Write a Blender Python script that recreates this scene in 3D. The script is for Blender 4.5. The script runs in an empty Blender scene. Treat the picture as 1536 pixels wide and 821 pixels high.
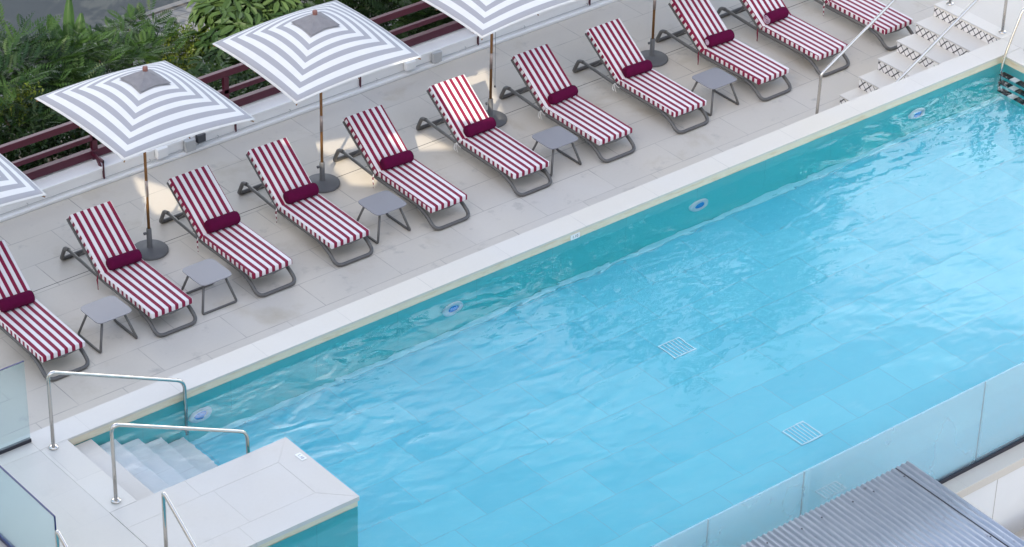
import bpy, bmesh, math, random
import numpy as np
from mathutils import Vector, Matrix
from mathutils.geometry import tessellate_polygon
R_ = math.radians
S = bpy.context.scene
COL = S.collection
rng = random.Random(7)
D = 1.05            # the lounger deck lies this far below the pool coping (z = 0)
WZ = -0.125         # water level
FZ = -1.25          # pool floor
# ------------------------------------------------------------------ helpers
def link(o, parent=None):
    COL.objects.link(o)
    if parent is not None:
        o.parent = parent
    return o
def tag(o, label=None, cat=None, group=None, kind=None):
    if label: o['label'] = label
    if cat: o['category'] = cat
    if group: o['group'] = group
    if kind: o['kind'] = kind
    return o
def empty(name, loc=(0, 0, 0), rz=0.0, label=None, cat=None, group=None):
    o = bpy.data.objects.new(name, None)
    o.empty_display_size = 0.2
    o.location = loc
    o.rotation_euler = (0, 0, rz)
    link(o)
    return tag(o, label, cat, group)
def copy_tree(o, parent=None):
    kids = list(o.children)
    c = o.copy()
    COL.objects.link(c)
    if parent is not None:
        c.parent = parent
    for k in kids:
        copy_tree(k, c)
    return c

class MB:
    """collects shapes and links them as one mesh object"""
    def __init__(self):
        self.bm = bmesh.new()
        self.uv = None
    def face(self, pts, mi=0):
        vs = [self.bm.verts.new(p) for p in pts]
        f = self.bm.faces.new(vs); f.material_index = mi
        return f
    def box(self, lo, hi, bev=0.0, seg=2, mi=0, mat=None):
        lo = Vector(lo); hi = Vector(hi)
        r = bmesh.ops.create_cube(self.bm, size=1.0)
        vs = r['verts']
        c = (lo + hi) / 2; d = hi - lo
        for v in vs:
            v.co = Vector((v.co.x * d.x, v.co.y * d.y, v.co.z * d.z)) + c
        es = {e for v in vs for e in v.link_edges}
        fs = {f for v in vs for f in v.link_faces}
        for f in fs: f.material_index = mi
        allv = set(vs)
        if bev > 0:
            b = bmesh.ops.bevel(self.bm, geom=list(es), offset=bev, segments=seg, affect='EDGES', profile=0.5)
            allv = {v for f in b['faces'] for v in f.verts} | {v for v in vs if v.is_valid}
            for f in {f for v in allv for f in v.link_faces}: f.material_index = mi
        if mat is not None:
            for v in allv: v.co = mat @ v.co
        return allv
    def tube(self, pts, r, n=8, closed=False, fillet=0.0, fseg=4, mi=0, flat=1.0, caps=True, radii=None):
        pts = [Vector(p) for p in pts]
        if fillet > 0:
            pts = fillet_path(pts, fillet, fseg, closed)
        m = len(pts)
        tans = []
        for i in range(m):
            if closed:
                t = (pts[(i + 1) % m] - pts[i]).normalized() + (pts[i] - pts[i - 1]).normalized()
            elif i == 0: t = pts[1] - pts[0]
            elif i == m - 1: t = pts[-1] - pts[-2]
            else: t = (pts[i + 1] - pts[i]).normalized() + (pts[i] - pts[i - 1]).normalized()
            tans.append(t.normalized())
        up = Vector((0, 0, 1))
        if abs(tans[0].dot(up)) > 0.9: up = Vector((0, 1, 0))
        nrm = (up - tans[0] * up.dot(tans[0])).normalized()
        rings = []
        for i in range(m):
            t = tans[i]
            nrm = (nrm - t * nrm.dot(t)).normalized()
            b = t.cross(nrm)
            rr = radii[i] if radii else r
            k = 1.0
            if 0 < i < m - 1 or closed:
                a = (pts[i] - pts[i - 1]).normalized(); k = 1.0 / max(0.6, abs(a.dot(t)))
            rings.append([self.bm.verts.new(pts[i] + nrm * (math.cos(q) * rr * k) + b * (math.sin(q) * rr * flat)) for q in [2 * math.pi * (j + .5) / n for j in range(n)]])
        for i in range(m if closed else m - 1):
            A = rings[i]; B = rings[(i + 1) % m]
            for j in range(n):
                f = self.bm.faces.new((A[j], A[(j + 1) % n], B[(j + 1) % n], B[j])); f.material_index = mi; f.smooth = True
        if caps and not closed:
            f = self.bm.faces.new(list(reversed(rings[0]))); f.material_index = mi
            f = self.bm.faces.new(rings[-1]); f.material_index = mi
    def lathe(self, prof, c=(0, 0, 0), n=24, mi=0, axis='Z'):
        rings = []
        def P(r, z, a):
            if axis == 'Z': return Vector((c[0] + r * math.cos(a), c[1] + r * math.sin(a), c[2] + z))
            if axis == 'X': return Vector((c[0] + z, c[1] + r * math.cos(a), c[2] + r * math.sin(a)))
            return Vector((c[0] + r * math.cos(a), c[1] + z, c[2] + r * math.sin(a)))
        for r, z in prof:
            if r < 1e-6: rings.append([self.bm.verts.new(P(0, z, 0))])
            else: rings.append([self.bm.verts.new(P(r, z, 2 * math.pi * j / n)) for j in range(n)])
        for A, B in zip(rings, rings[1:]):
            for j in range(n):
                q = []
                q.append(A[j % len(A)])
                if len(A) > 1: q.append(A[(j + 1) % n])
                if len(B) > 1: q.append(B[(j + 1) % n])
                q.append(B[j % len(B)])
                if len(q) >= 3:
                    f = self.bm.faces.new(q); f.material_index = mi; f.smooth = True
    def build(self, name, mats, parent=None, smooth=None, fix=True, loc=None):
        if fix:
            bmesh.ops.recalc_face_normals(self.bm, faces=self.bm.faces[:])
        me = bpy.data.meshes.new(name)
        self.bm.to_mesh(me); self.bm.free()
        for m in (mats if isinstance(mats, (list, tuple)) else [mats]): me.materials.append(m)
        if smooth is not None:
            for p in me.polygons: p.use_smooth = smooth
        o = bpy.data.objects.new(name, me)
        if loc is not None: o.location = loc
        return link(o, parent)
def fillet_path(pts, rad, seg, closed):
    out = []
    m = len(pts)
    for i in range(m):
        if not closed and i in (0, m - 1):
            out.append(pts[i]); continue
        p = pts[i]; a = pts[i - 1] - p; b = pts[(i + 1) % m] - p
        k = min(rad, a.length * .48, b.length * .48)
        A = p + a.normalized() * k; B = p + b.normalized() * k
        for s in range(seg + 1):
            t = s / seg
            out.append(A * (1 - t) ** 2 + p * 2 * t * (1 - t) + B * t * t)
    return out
def pymesh(name, verts, faces, mats, parent=None, loc=None, mi=None, attr=None, smooth=False):
    me = bpy.data.meshes.new(name)
    me.from_pydata([tuple(v) for v in verts], [], [tuple(f) for f in faces])
    for m in (mats if isinstance(mats, (list, tuple)) else [mats]): me.materials.append(m)
    if mi is not None: me.polygons.foreach_set('material_index', mi)
    if smooth: me.polygons.foreach_set('use_smooth', [True] * len(me.polygons))
    if attr is not None:
        a = me.attributes.new('tone', 'FLOAT', 'FACE'); a.data.foreach_set('value', attr)
    me.update()
    o = bpy.data.objects.new(name, me)
    if loc is not None: o.location = loc
    return link(o, parent)

# ------------------------------------------------------------------ materials
def mat(name):
    m = bpy.data.materials.new(name); m.use_nodes = True
    nt = m.node_tree
    return m, nt, nt.nodes['Principled BSDF']
def N(nt, t, **kw):
    n = nt.nodes.new(t)
    for k, v in kw.items():
        if k.startswith('i_'):
            n.inputs[k[2:].replace('_', ' ')].default_value = v
        else: setattr(n, k, v)
    return n
def L(nt, a, b): nt.links.new(a, b)
def math_n(nt, op, a, b=None, clamp=False):
    n = N(nt, 'ShaderNodeMath', operation=op); n.use_clamp = clamp
    for i, v in enumerate((a, b)):
        if v is None: continue
        if isinstance(v, (int, float)): n.inputs[i].default_value = v
        else: L(nt, v, n.inputs[i])
    return n.outputs[0]
def mixc(nt, fac, a, b, mode='MIX'):
    n = N(nt, 'ShaderNodeMix', data_type='RGBA', blend_type=mode)
    if isinstance(fac, (int, float)): n.inputs[0].default_value = fac
    else: L(nt, fac, n.inputs[0])
    for i, v in ((6, a), (7, b)):
        if isinstance(v, (tuple, list)): n.inputs[i].default_value = (*v[:3], 1)
        else: L(nt, v, n.inputs[i])
    return n.outputs[2]
def ramp(nt, fac, stops):
    n = N(nt, 'ShaderNodeValToRGB')
    e = n.color_ramp.elements
    while len(e) < len(stops): e.new(.5)
    for k, (p, c) in zip(e, stops):
        k.position = p; k.color = (*c, 1) if len(c) == 3 else c
    L(nt, fac, n.inputs[0])
    return n.outputs[0]
def bump(nt, h, strength=.2, dist=.01):
    n = N(nt, 'ShaderNodeBump'); n.inputs['Strength'].default_value = strength; n.inputs['Distance'].default_value = dist
    L(nt, h, n.inputs['Height'])
    return n.outputs[0]
def objco(nt): return N(nt, 'ShaderNodeTexCoord').outputs['Object']
def noise(nt, co, scale, detail=4, rough=.55, dist=0.0):
    n = N(nt, 'ShaderNodeTexNoise'); n.inputs['Scale'].default_value = scale; n.inputs['Detail'].default_value = detail
    n.inputs['Roughness'].default_value = rough; n.inputs['Distortion'].default_value = dist
    L(nt, co, n.inputs['Vector'])
    return n
def mapping(nt, co, loc=(0, 0, 0), rot=(0, 0, 0), sc=(1, 1, 1)):
    n = N(nt, 'ShaderNodeMapping')
    n.inputs['Location'].default_value = loc; n.inputs['Rotation'].default_value = rot; n.inputs['Scale'].default_value = sc
    L(nt, co, n.inputs['Vector'])
    return n.outputs[0]

def plain(name, col, rough=.5, metal=0.0, var=.12, scale=6.0, bmp=0.0, bscale=60.0, spec=.5):
    m, nt, p = mat(name)
    co = objco(nt)
    n = noise(nt, co, scale)
    c = mixc(nt, n.outputs['Fac'], tuple(x * (1 - var) for x in col), tuple(min(1, x * (1 + var)) for x in col))
    L(nt, c, p.inputs['Base Color'])
    p.inputs['Metallic'].default_value = metal
    rr = N(nt, 'ShaderNodeMapRange'); rr.inputs[3].default_value = max(.02, rough - .08); rr.inputs[4].default_value = min(1, rough + .08)
    L(nt, n.outputs['Fac'], rr.inputs[0]); L(nt, rr.outputs[0], p.inputs['Roughness'])
    p.inputs['Specular IOR Level'].default_value = spec
    if bmp:
        L(nt, bump(nt, noise(nt, co, bscale, 3).outputs['Fac'], bmp, .004), p.inputs['Normal'])
    return m

def stone(name, base, tile=(1.2, .6), offs=(0, 0), joint=.0065, jointcol=(.20, .185, .17), var=.07, stain=.0, rough=.62, yslots=(), rot=0.0):
    """large honed stone slabs in the x-y plane of the world, thin joints, cloudy veins, a few warm stains"""
    m, nt, p = mat(name)
    co = objco(nt)
    v = mapping(nt, co, loc=(offs[0], offs[1], 0), rot=(0, 0, rot))
    br = N(nt, 'ShaderNodeTexBrick'); br.offset = .5; br.squash = 1
    br.inputs['Scale'].default_value = 1.0
    br.inputs['Brick Width'].default_value = tile[0]; br.inputs['Row Height'].default_value = tile[1]
    br.inputs['Mortar Size'].default_value = joint; br.inputs['Mortar Smooth'].default_value = .2
    br.inputs['Color1'].default_value = (0, 0, 0, 1); br.inputs['Color2'].default_value = (1, 1, 1, 1); br.inputs['Mortar'].default_value = (.5, .5, .5, 1)
    br.inputs['Bias'].default_value = 0
    L(nt, v, br.inputs['Vector'])
    tone = N(nt, 'ShaderNodeSeparateColor'); L(nt, br.outputs['Color'], tone.inputs[0])
    cl = noise(nt, co, 1.1, 5, .6).outputs['Fac']
    c = mixc(nt, tone.outputs[0], tuple(x * (1 - var) for x in base), tuple(x * (1 + var * .6) for x in base))
    c = mixc(nt, math_n(nt, 'MULTIPLY', math_n(nt, 'SUBTRACT', cl, .35, True), 1.2, True), c, tuple(b * k for b, k in zip(base, (.97, .93, .88))))
    drift = noise(nt, mapping(nt, co, loc=(7.1, 2.2, 0)), .28, 3).outputs['Fac']
    c = mixc(nt, math_n(nt, 'MULTIPLY', math_n(nt, 'SUBTRACT', drift, .36, True), 3.0, True), c, tuple(b * k for b, k in zip(base, (1.02, .965, .86))))
    fine = noise(nt, co, 24, 6, .7).outputs['Fac']
    c = mixc(nt, .10, c, mixc(nt, fine, (.35, .33, .31), (.75, .73, .70)))
    if stain:
        st = noise(nt, co, .85, 6, .62, .3).outputs['Fac']
        st = math_n(nt, 'MULTIPLY', math_n(nt, 'SUBTRACT', st, .57, True), 5.0 * stain, True)
        c = mixc(nt, st, c, tuple(b * k for b, k in zip(base, (.72, .64, .50))))
        sp = noise(nt, mapping(nt, co, loc=(3.3, 1.7, 0)), 3.2, 6, .65).outputs['Fac']
        sp = math_n(nt, 'MULTIPLY', math_n(nt, 'SUBTRACT', sp, .60, True), 5.0 * stain, True)
        c = mixc(nt, sp, c, tuple(b * .55 for b in base))
    jn = noise(nt, co, 2.3, 2).outputs['Fac']
    jf = math_n(nt, 'MULTIPLY', br.outputs['Fac'], math_n(nt, 'MULTIPLY', math_n(nt, 'SUBTRACT', jn, .25, True), 1.6, True))
    c = mixc(nt, jf, c, jointcol)
    for ys, w in yslots:
        sx = N(nt, 'ShaderNodeSeparateXYZ'); L(nt, co, sx.inputs[0])
        dd = math_n(nt, 'ABSOLUTE', math_n(nt, 'SUBTRACT', sx.outputs[1], ys))
        c = mixc(nt, math_n(nt, 'LESS_THAN', dd, w), c, (.05, .05, .05))
    L(nt, c, p.inputs['Base Color'])
    rr = N(nt, 'ShaderNodeMapRange'); rr.inputs[3].default_value = rough - .14; rr.inputs[4].default_value = rough + .12
    L(nt, cl, rr.inputs[0]); L(nt, rr.outputs[0], p.inputs['Roughness'])
    h = math_n(nt, 'SUBTRACT', math_n(nt, 'MULTIPLY', fine, .25), br.outputs['Fac'])
    L(nt, bump(nt, h, .25, .003), p.inputs['Normal'])
    return m

M = {}
STONE = (.60, .555, .50)
M['deck'] = stone('deck_stone', (.545, .518, .478), (1.2, .6), stain=.8, yslots=((4.27, .006),), var=.07)
M['coping'] = stone('coping_stone', (.62, .595, .555), (1.2, .70), offs=(.3, .02), joint=.004, jointcol=(.36, .34, .31), var=.035, rough=.55)
M['terrace'] = stone('terrace_stone', (.58, .556, .52), (1.2, .62), offs=(.1, .2), joint=.003, jointcol=(.48, .45, .42), var=.05, stain=.15, rough=.55)
M['platform'] = stone('platform_stone', (.60, .575, .54), (5, 5), offs=(3.1, 3.4), joint=.001, var=.02, stain=.25, rough=.55)
M['pool_step'] = stone('pool_step_stone', (.78, .84, .88), (1.2, .6), joint=.002, var=.03)
M['stair'] = stone('stair_stone', (.66, .64, .61), (3, 3), joint=.001, var=.03)
M['lip'] = plain('coping_edge', (.46, .43, .40), .6, var=.08)
M['steel'] = plain('polished_steel', (.64, .60, .545), .13, 1.0, .05, 3)
M['frame'] = plain('taupe_powder_coat', (.105, .100, .094), .42, 0, .08, 8)
M['frame_l'] = plain('grey_table_top', (.235, .232, .250), .38, 0, .06, 5)
M['maroon'] = plain('maroon_paint', (.062, .006, .018), .42, 0, .15, 5, spec=.45)
M['white_wall'] = plain('white_render', (.77, .77, .76), .75, 0, .06, 2.2, .15, 40)
M['dark'] = plain('dark_channel', (.018, .018, .028), .4)
M['plastic_grey'] = plain('grey_plastic', (.42, .43, .43), .5)
M['plastic_dark'] = plain('dark_plastic', (.05, .055, .065), .5)
M['plastic_white'] = plain('white_plastic', (.78, .78, .77), .4, var=.03)
M['wood'] = plain('varnished_wood', (.20, .095, .025), .35, 0, .25, 18)
M['brass'] = plain('pole_sleeve', (.34, .28, .25), .35, .6)
M['base_grey'] = plain('cast_base', (.115, .117, .12), .6, 0, .1, 9, .2, 80)
M['towel'] = plain('burgundy_towel', (.098, .0045, .036), .95, 0, .22, 12, .6, 320, spec=.1)
M['towel_end'] = plain('towel_roll_end', (.62, .46, .58), .95, spec=.1)
M['soil'] = plain('dark_soil', (.032, .028, .020), .95, 0, .4, 1.4, .6, 12)
M['vent_mesh'] = plain('grey_vent_fabric', (.21, .20, .205), .8, 0, .25, 14)
M['rope'] = plain('white_cord', (.70, .68, .64), .8)

def cushion_mat():
    m, nt, p = mat('striped_cushion')
    uv = N(nt, 'ShaderNodeUVMap'); uv.uv_map = 'stripe'
    sx = N(nt, 'ShaderNodeSeparateXYZ'); L(nt, uv.outputs[0], sx.inputs[0])
    oi = N(nt, 'ShaderNodeObjectInfo')
    sc = N(nt, 'ShaderNodeSeparateColor'); L(nt, oi.outputs['Color'], sc.inputs[0])
    ph = math_n(nt, 'MULTIPLY', sc.outputs[0], .1)
    wob = noise(nt, objco(nt), 5, 2).outputs['Fac']
    u = math_n(nt, 'ADD', math_n(nt, 'ADD', sx.outputs[0], ph), math_n(nt, 'MULTIPLY', math_n(nt, 'SUBTRACT', wob, .5), .006))
    t = math_n(nt, 'MODULO', math_n(nt, 'ADD', u, 10), .0995)
    s = math_n(nt, 'LESS_THAN', t, .0475)
    wv = noise(nt, objco(nt), 3, 4).outputs['Fac']
    red = mixc(nt, wv, (.195, .008, .038), (.250, .013, .052))
    wht = mixc(nt, wv, (.70, .66, .66), (.80, .765, .76))
    c = mixc(nt, s, wht, red)
    L(nt, c, p.inputs['Base Color'])
    p.inputs['Roughness'].default_value = .9; p.inputs['Specular IOR Level'].default_value = .2
    p.inputs['Sheen Weight'].default_value = .15
    cloth = noise(nt, objco(nt), 420, 2).outputs['Fac']
    puff = noise(nt, objco(nt), 6, 2).outputs['Fac']
    L(nt, bump(nt, math_n(nt, 'ADD', math_n(nt, 'MULTIPLY', cloth, .06), puff), .35, .02), p.inputs['Normal'])
    return m
M['cushion'] = cushion_mat()
def canopy_mat():
    m, nt, p = mat('striped_canopy')
    co = objco(nt)
    sx = N(nt, 'ShaderNodeSeparateXYZ'); L(nt, co, sx.inputs[0])
    a = math_n(nt, 'MAXIMUM', math_n(nt, 'ABSOLUTE', sx.outputs[0]), math_n(nt, 'ABSOLUTE', sx.outputs[1]))
    q = math_n(nt, 'SUBTRACT', .985, a)                  # distance in from the hem
    t = math_n(nt, 'MODULO', math_n(nt, 'ADD', q, .145 * 4 + .075 - .030), .145)
    s = math_n(nt, 'MULTIPLY', math_n(nt, 'GREATER_THAN', t, .0735), math_n(nt, 'GREATER_THAN', q, .022))
    wv = noise(nt, co, 5, 4).outputs['Fac']
    fine = noise(nt, co, 260, 2).outputs['Fac']
    g = mixc(nt, fine, (.325, .320, .335), (.395, .388, .400))
    w = mixc(nt, wv, (.65, .64, .62), (.725, .71, .685))
    L(nt, mixc(nt, s, w, g), p.inputs['Base Color'])
    p.inputs['Roughness'].default_value = .9; p.inputs['Specular IOR Level'].default_value = .15
    wr = noise(nt, co, 7, 3, .5, .6).outputs['Fac']
    L(nt, bump(nt, wr, .25, .03), p.inputs['Normal'])
    return m
M['canopy'] = canopy_mat()
def lattice_mat():
    """white riser tile with a dark diamond lattice that wanders and breaks"""
    m, nt, p = mat('lattice_riser_tile')
    co = objco(nt)
    dist = noise(nt, co, 2.5, 2)
    v = N(nt, 'ShaderNodeVectorMath', operation='ADD')
    off = N(nt, 'ShaderNodeVectorMath', operation='SCALE'); L(nt, dist.outputs['Color'], off.inputs[0]); off.inputs['Scale'].default_value = .03
    L(nt, co, v.inputs[0]); L(nt, off.outputs[0], v.inputs[1])
    sx = N(nt, 'ShaderNodeSeparateXYZ'); L(nt, v.outputs[0], sx.inputs[0])
    y = sx.outputs[1]; z = sx.outputs[2]
    per = .122
    lines = None
    for sg in (1, -1):
        k = math_n(nt, 'ADD', y, math_n(nt, 'MULTIPLY', z, .95 * sg))
        t = math_n(nt, 'ABSOLUTE', math_n(nt, 'SUBTRACT', math_n(nt, 'MODULO', math_n(nt, 'ADD', k, 8.0), per), per / 2))
        l = math_n(nt, 'LESS_THAN', t, .0125 if sg > 0 else .0085)
        lines = l if lines is None else math_n(nt, 'MAXIMUM', lines, l)
    br = noise(nt, mapping(nt, co, loc=(.4, .2, .1)), 4.2, 3).outputs['Fac']
    lines = math_n(nt, 'MULTIPLY', lines, math_n(nt, 'LESS_THAN', br, .67))
    L(nt, mixc(nt, lines, (.74, .715, .69), (.045, .04, .045)), p.inputs['Base Color'])
    p.inputs['Roughness'].default_value = .35
    return m
M['lattice'] = lattice_mat()
def pool_tile(name, c1, c2, tile=(.92, .60), joint=.006, jc=(.2, .34, .42), axis='xy', varn=1.0):
    m, nt, p = mat(name)
    co = objco(nt)
    if axis == 'xz':
        sx = N(nt, 'ShaderNodeSeparateXYZ'); L(nt, co, sx.inputs[0])
        cb = N(nt, 'ShaderNodeCombineXYZ'); L(nt, math_n(nt, 'ADD', sx.outputs[0], sx.outputs[1]), cb.inputs[0]); L(nt, sx.outputs[2], cb.inputs[1])
        v = mapping(nt, cb.outputs[0], loc=(0.2, .125, 0))
    else: v = mapping(nt, co, loc=(.2, .1, 0))
    br = N(nt, 'ShaderNodeTexBrick'); br.offset = .5
    br.inputs['Scale'].default_value = 1; br.inputs['Brick Width'].default_value = tile[0]; br.inputs['Row Height'].default_value = tile[1]
    br.inputs['Mortar Size'].default_value = joint; br.inputs['Mortar Smooth'].default_value = .3
    br.inputs['Color1'].default_value = (0, 0, 0, 1); br.inputs['Color2'].default_value = (1, 1, 1, 1); br.inputs['Mortar'].default_value = (.5, .5, .5, 1)
    L(nt, v, br.inputs['Vector'])
    sc = N(nt, 'ShaderNodeSeparateColor'); L(nt, br.outputs['Color'], sc.inputs[0])
    cl = noise(nt, co, 2.0, 4).outputs['Fac']
    f = math_n(nt, 'ADD', math_n(nt, 'MULTIPLY', sc.outputs[0], .52 * varn), math_n(nt, 'MULTIPLY', cl, .5))
    c = mixc(nt, f, c1, c2)
    c = mixc(nt, math_n(nt, 'MULTIPLY', br.outputs['Fac'], .34), c, jc)
    L(nt, c, p.inputs['Base Color']); p.inputs['Roughness'].default_value = .45
    return m
M['pool_floor'] = pool_tile('pool_floor_tile', (.085, .56, .71), (.165, .69, .81))
M['pool_wall'] = pool_tile('pool_wall_tile', (.075, .64, .65), (.12, .71, .71), (1.2, .9), .004, (.04, .34, .36), 'xz', .6)
M['edge_tile'] = plain('edge_tile', (.30, .76, .85), .5, var=.05)
def band_mat():
    m, nt, p = mat('waterline_tile')
    co = objco(nt)
    n = noise(nt, mapping(nt, co, sc=(1, 1, 8)), 2.4, 6, .65).outputs['Fac']
    c = ramp(nt, n, [(.3, (.64, .56, .40)), (.5, (.72, .65, .49)), (.7, (.60, .47, .28))])
    L(nt, c, p.inputs['Base Color']); p.inputs['Roughness'].default_value = .45
    return m
M['band'] = band_mat()
def water_mat(name, ripple=True):
    m = bpy.data.materials.new(name); m.use_nodes = True
    nt = m.node_tree; nt.nodes.clear()
    out = N(nt, 'ShaderNodeOutputMaterial')
    g = N(nt, 'ShaderNodeBsdfGlass'); g.inputs['IOR'].default_value = 1.333; g.inputs['Roughness'].default_value = 0.0
    g.inputs['Color'].default_value = (1, 1, 1, 1)
    if ripple:
        co = objco(nt)
        sx = N(nt, 'ShaderNodeSeparateXYZ'); L(nt, co, sx.inputs[0])
        # wavelets: long crests along x, broken up; livelier at the steps end
        a = noise(nt, mapping(nt, co, rot=(0, 0, R_(-14)), sc=(2.0, 3.8, 1)), 1.0, 1.3, .4, .7).outputs['Fac']
        b = noise(nt, mapping(nt, co, rot=(0, 0, R_(25)), sc=(2.6, 5.0, 1)), 1.2, 1, .5, .5).outputs['Fac']
        c = noise(nt, mapping(nt, co, rot=(0, 0, R_(60)), sc=(1, 1.4, 1)), 9.0, 2, .5, .3).outputs['Fac']
        live = N(nt, 'ShaderNodeMapRange', interpolation_type='SMOOTHSTEP'); L(nt, sx.outputs[0], live.inputs[0])
        live.inputs[1].default_value = 6.0; live.inputs[2].default_value = .5; live.inputs[3].default_value = .0; live.inputs[4].default_value = .5
        side = N(nt, 'ShaderNodeMapRange', interpolation_type='SMOOTHSTEP'); L(nt, sx.outputs[1], side.inputs[0])
        side.inputs[1].default_value = -4.0; side.inputs[2].default_value = -.8; side.inputs[3].default_value = .30; side.inputs[4].default_value = .62
        calm = noise(nt, mapping(nt, co, loc=(2, 5, 0)), .45, 2).outputs['Fac']
        a = math_n(nt, 'MULTIPLY', a, math_n(nt, 'MULTIPLY', math_n(nt, 'SUBTRACT', calm, .34, True), 3.6, True))
        h = math_n(nt, 'ADD', math_n(nt, 'MULTIPLY', a, .72), math_n(nt, 'MULTIPLY', b, .10))
        far = N(nt, 'ShaderNodeMapRange', interpolation_type='SMOOTHSTEP'); L(nt, sx.outputs[0], far.inputs[0])
        far.inputs[1].default_value = 10.5; far.inputs[2].default_value = 14.0; far.inputs[3].default_value = 1.0; far.inputs[4].default_value = .45
        h = math_n(nt, 'MULTIPLY', h, math_n(nt, 'MULTIPLY', side.outputs[0], far.outputs[0]))
        h = math_n(nt, 'ADD', h, math_n(nt, 'MULTIPLY', c, math_n(nt, 'MULTIPLY', live.outputs[0], .08)))
        L(nt, bump(nt, h, .45, .085), g.inputs['Normal'])
    L(nt, g.outputs[0], out.inputs['Surface'])
    return m
M['water'] = water_mat('pool_water')
M['water_side'] = water_mat('pool_water_side', False)
def clear_glass(name, tint=(.92, .97, .97), veil=0.0, veilcol=(.8, .88, .92), rough=.0):
    m = bpy.data.materials.new(name); m.use_nodes = True
    nt = m.node_tree; nt.nodes.clear()
    out = N(nt, 'ShaderNodeOutputMaterial')
    t = N(nt, 'ShaderNodeBsdfTransparent'); t.inputs[0].default_value = (*tint, 1)
    g = N(nt, 'ShaderNodeBsdfGlossy'); g.inputs['Roughness'].default_value = rough; g.inputs['Color'].default_value = (1, 1, 1, 1)
    fr = N(nt, 'ShaderNodeLayerWeight'); fr.inputs[0].default_value = .5
    fc = math_n(nt, 'ADD', math_n(nt, 'MULTIPLY', math_n(nt, 'POWER', fr.outputs['Facing'], 4.0), .7), .035)
    mx = N(nt, 'ShaderNodeMixShader'); L(nt, fc, mx.inputs[0]); L(nt, t.outputs[0], mx.inputs[1]); L(nt, g.outputs[0], mx.inputs[2])
    last = mx.outputs[0]
    if veil:
        df = N(nt, 'ShaderNodeBsdfDiffuse'); 
        nn = noise(nt, objco(nt), 1.2, 4).outputs['Fac']
        L(nt, mixc(nt, nn, tuple(x * .92 for x in veilcol), veilcol), df.inputs[0])
        m2 = N(nt, 'ShaderNodeMixShader'); m2.inputs[0].default_value = veil
        L(nt, last, m2.inputs[1]); L(nt, df.outputs[0], m2.inputs[2]); last = m2.outputs[0]
    L(nt, last, out.inputs['Surface'])
    return m
M['glass'] = clear_glass('balustrade_glass', (.86, .94, .95), .06, (.75, .85, .88))
M['acrylic'] = clear_glass('acrylic_panel', (.94, .97, .98), .31, (.62, .77, .83))
M['glass_edge'] = plain('glass_edge', (.02, .022, .11), .2, 0)
M['acrylic_edge'] = plain('acrylic_joint', (.34, .50, .57), .3)
def leaf_mat(name, dark, light, trans=.25):
    m = bpy.data.materials.new(name); m.use_nodes = True
    nt = m.node_tree; p = nt.nodes['Principled BSDF']
    out = nt.nodes['Material Output']
    at = N(nt, 'ShaderNodeAttribute'); at.attribute_name = 'tone'
    c = mixc(nt, at.outputs['Fac'], dark, light)
    L(nt, c, p.inputs['Base Color']); p.inputs['Roughness'].default_value = .5; p.inputs['Specular IOR Level'].default_value = .3
    tr = N(nt, 'ShaderNodeBsdfTranslucent'); L(nt, mixc(nt, .5, c, (light[0] * 1.3, light[1] * 1.2, light[2] * .5)), tr.inputs[0])
    mx = N(nt, 'ShaderNodeMixShader'); mx.inputs[0].default_value = trans
    L(nt, p.outputs[0], mx.inputs[1]); L(nt, tr.outputs[0], mx.inputs[2]); L(nt, mx.outputs[0], out.inputs['Surface'])
    return m
M['leaf_feather'] = leaf_mat('feathery_leaf', (.010, .032, .010), (.042, .092, .018))
M['leaf_schef'] = leaf_mat('umbrella_tree_leaf', (.020, .052, .014), (.078, .135, .040))
M['leaf_yellow'] = leaf_mat('yellow_green_leaf', (.045, .085, .010), (.13, .155, .015))
M['leaf_dark'] = leaf_mat('dark_leaf', (.010, .026, .008), (.036, .070, .016))
M['leaf_banana'] = leaf_mat('paddle_leaf', (.022, .060, .018), (.052, .105, .030))
M['leaf_stalk'] = plain('leaf_stalk', (.06, .10, .03), .6)
M['bark'] = plain('bark', (.10, .075, .05), .9, 0, .3, 8, .8, 30)
def metal_roof():
    m, nt, p = mat('galvanised_roof')
    co = objco(nt)
    n = noise(nt, mapping(nt, co, sc=(9, 1.2, 1)), 3.0, 5, .65).outputs['Fac']
    c = ramp(nt, n, [(.3, (.285, .315, .37)), (.55, (.345, .375, .43)), (.75, (.40, .42, .46))])
    sp = noise(nt, co, 9, 4).outputs['Fac']
    c = mixc(nt, math_n(nt, 'MULTIPLY', math_n(nt, 'SUBTRACT', sp, .66, True), 5, True), c, (.12, .10, .10))
    L(nt, c, p.inputs['Base Color'])
    p.inputs['Metallic'].default_value = .55; p.inputs['Roughness'].default_value = .28
    return m
M['roof'] = metal_roof()
def asphalt():
    m, nt, p = mat('asphalt')
    co = objco(nt)
    n = noise(nt, co, .6, 5).outputs['Fac']; f = noise(nt, co, 60, 3).outputs['Fac']
    c = mixc(nt, n, (.026, .034, .036), (.038, .048, .050))
    c = mixc(nt, .25, c, mixc(nt, f, (.02, .024, .026), (.07, .078, .08)))
    L(nt, c, p.inputs['Base Color']); p.inputs['Roughness'].default_value = .85
    return m
M['asphalt'] = asphalt()
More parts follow.
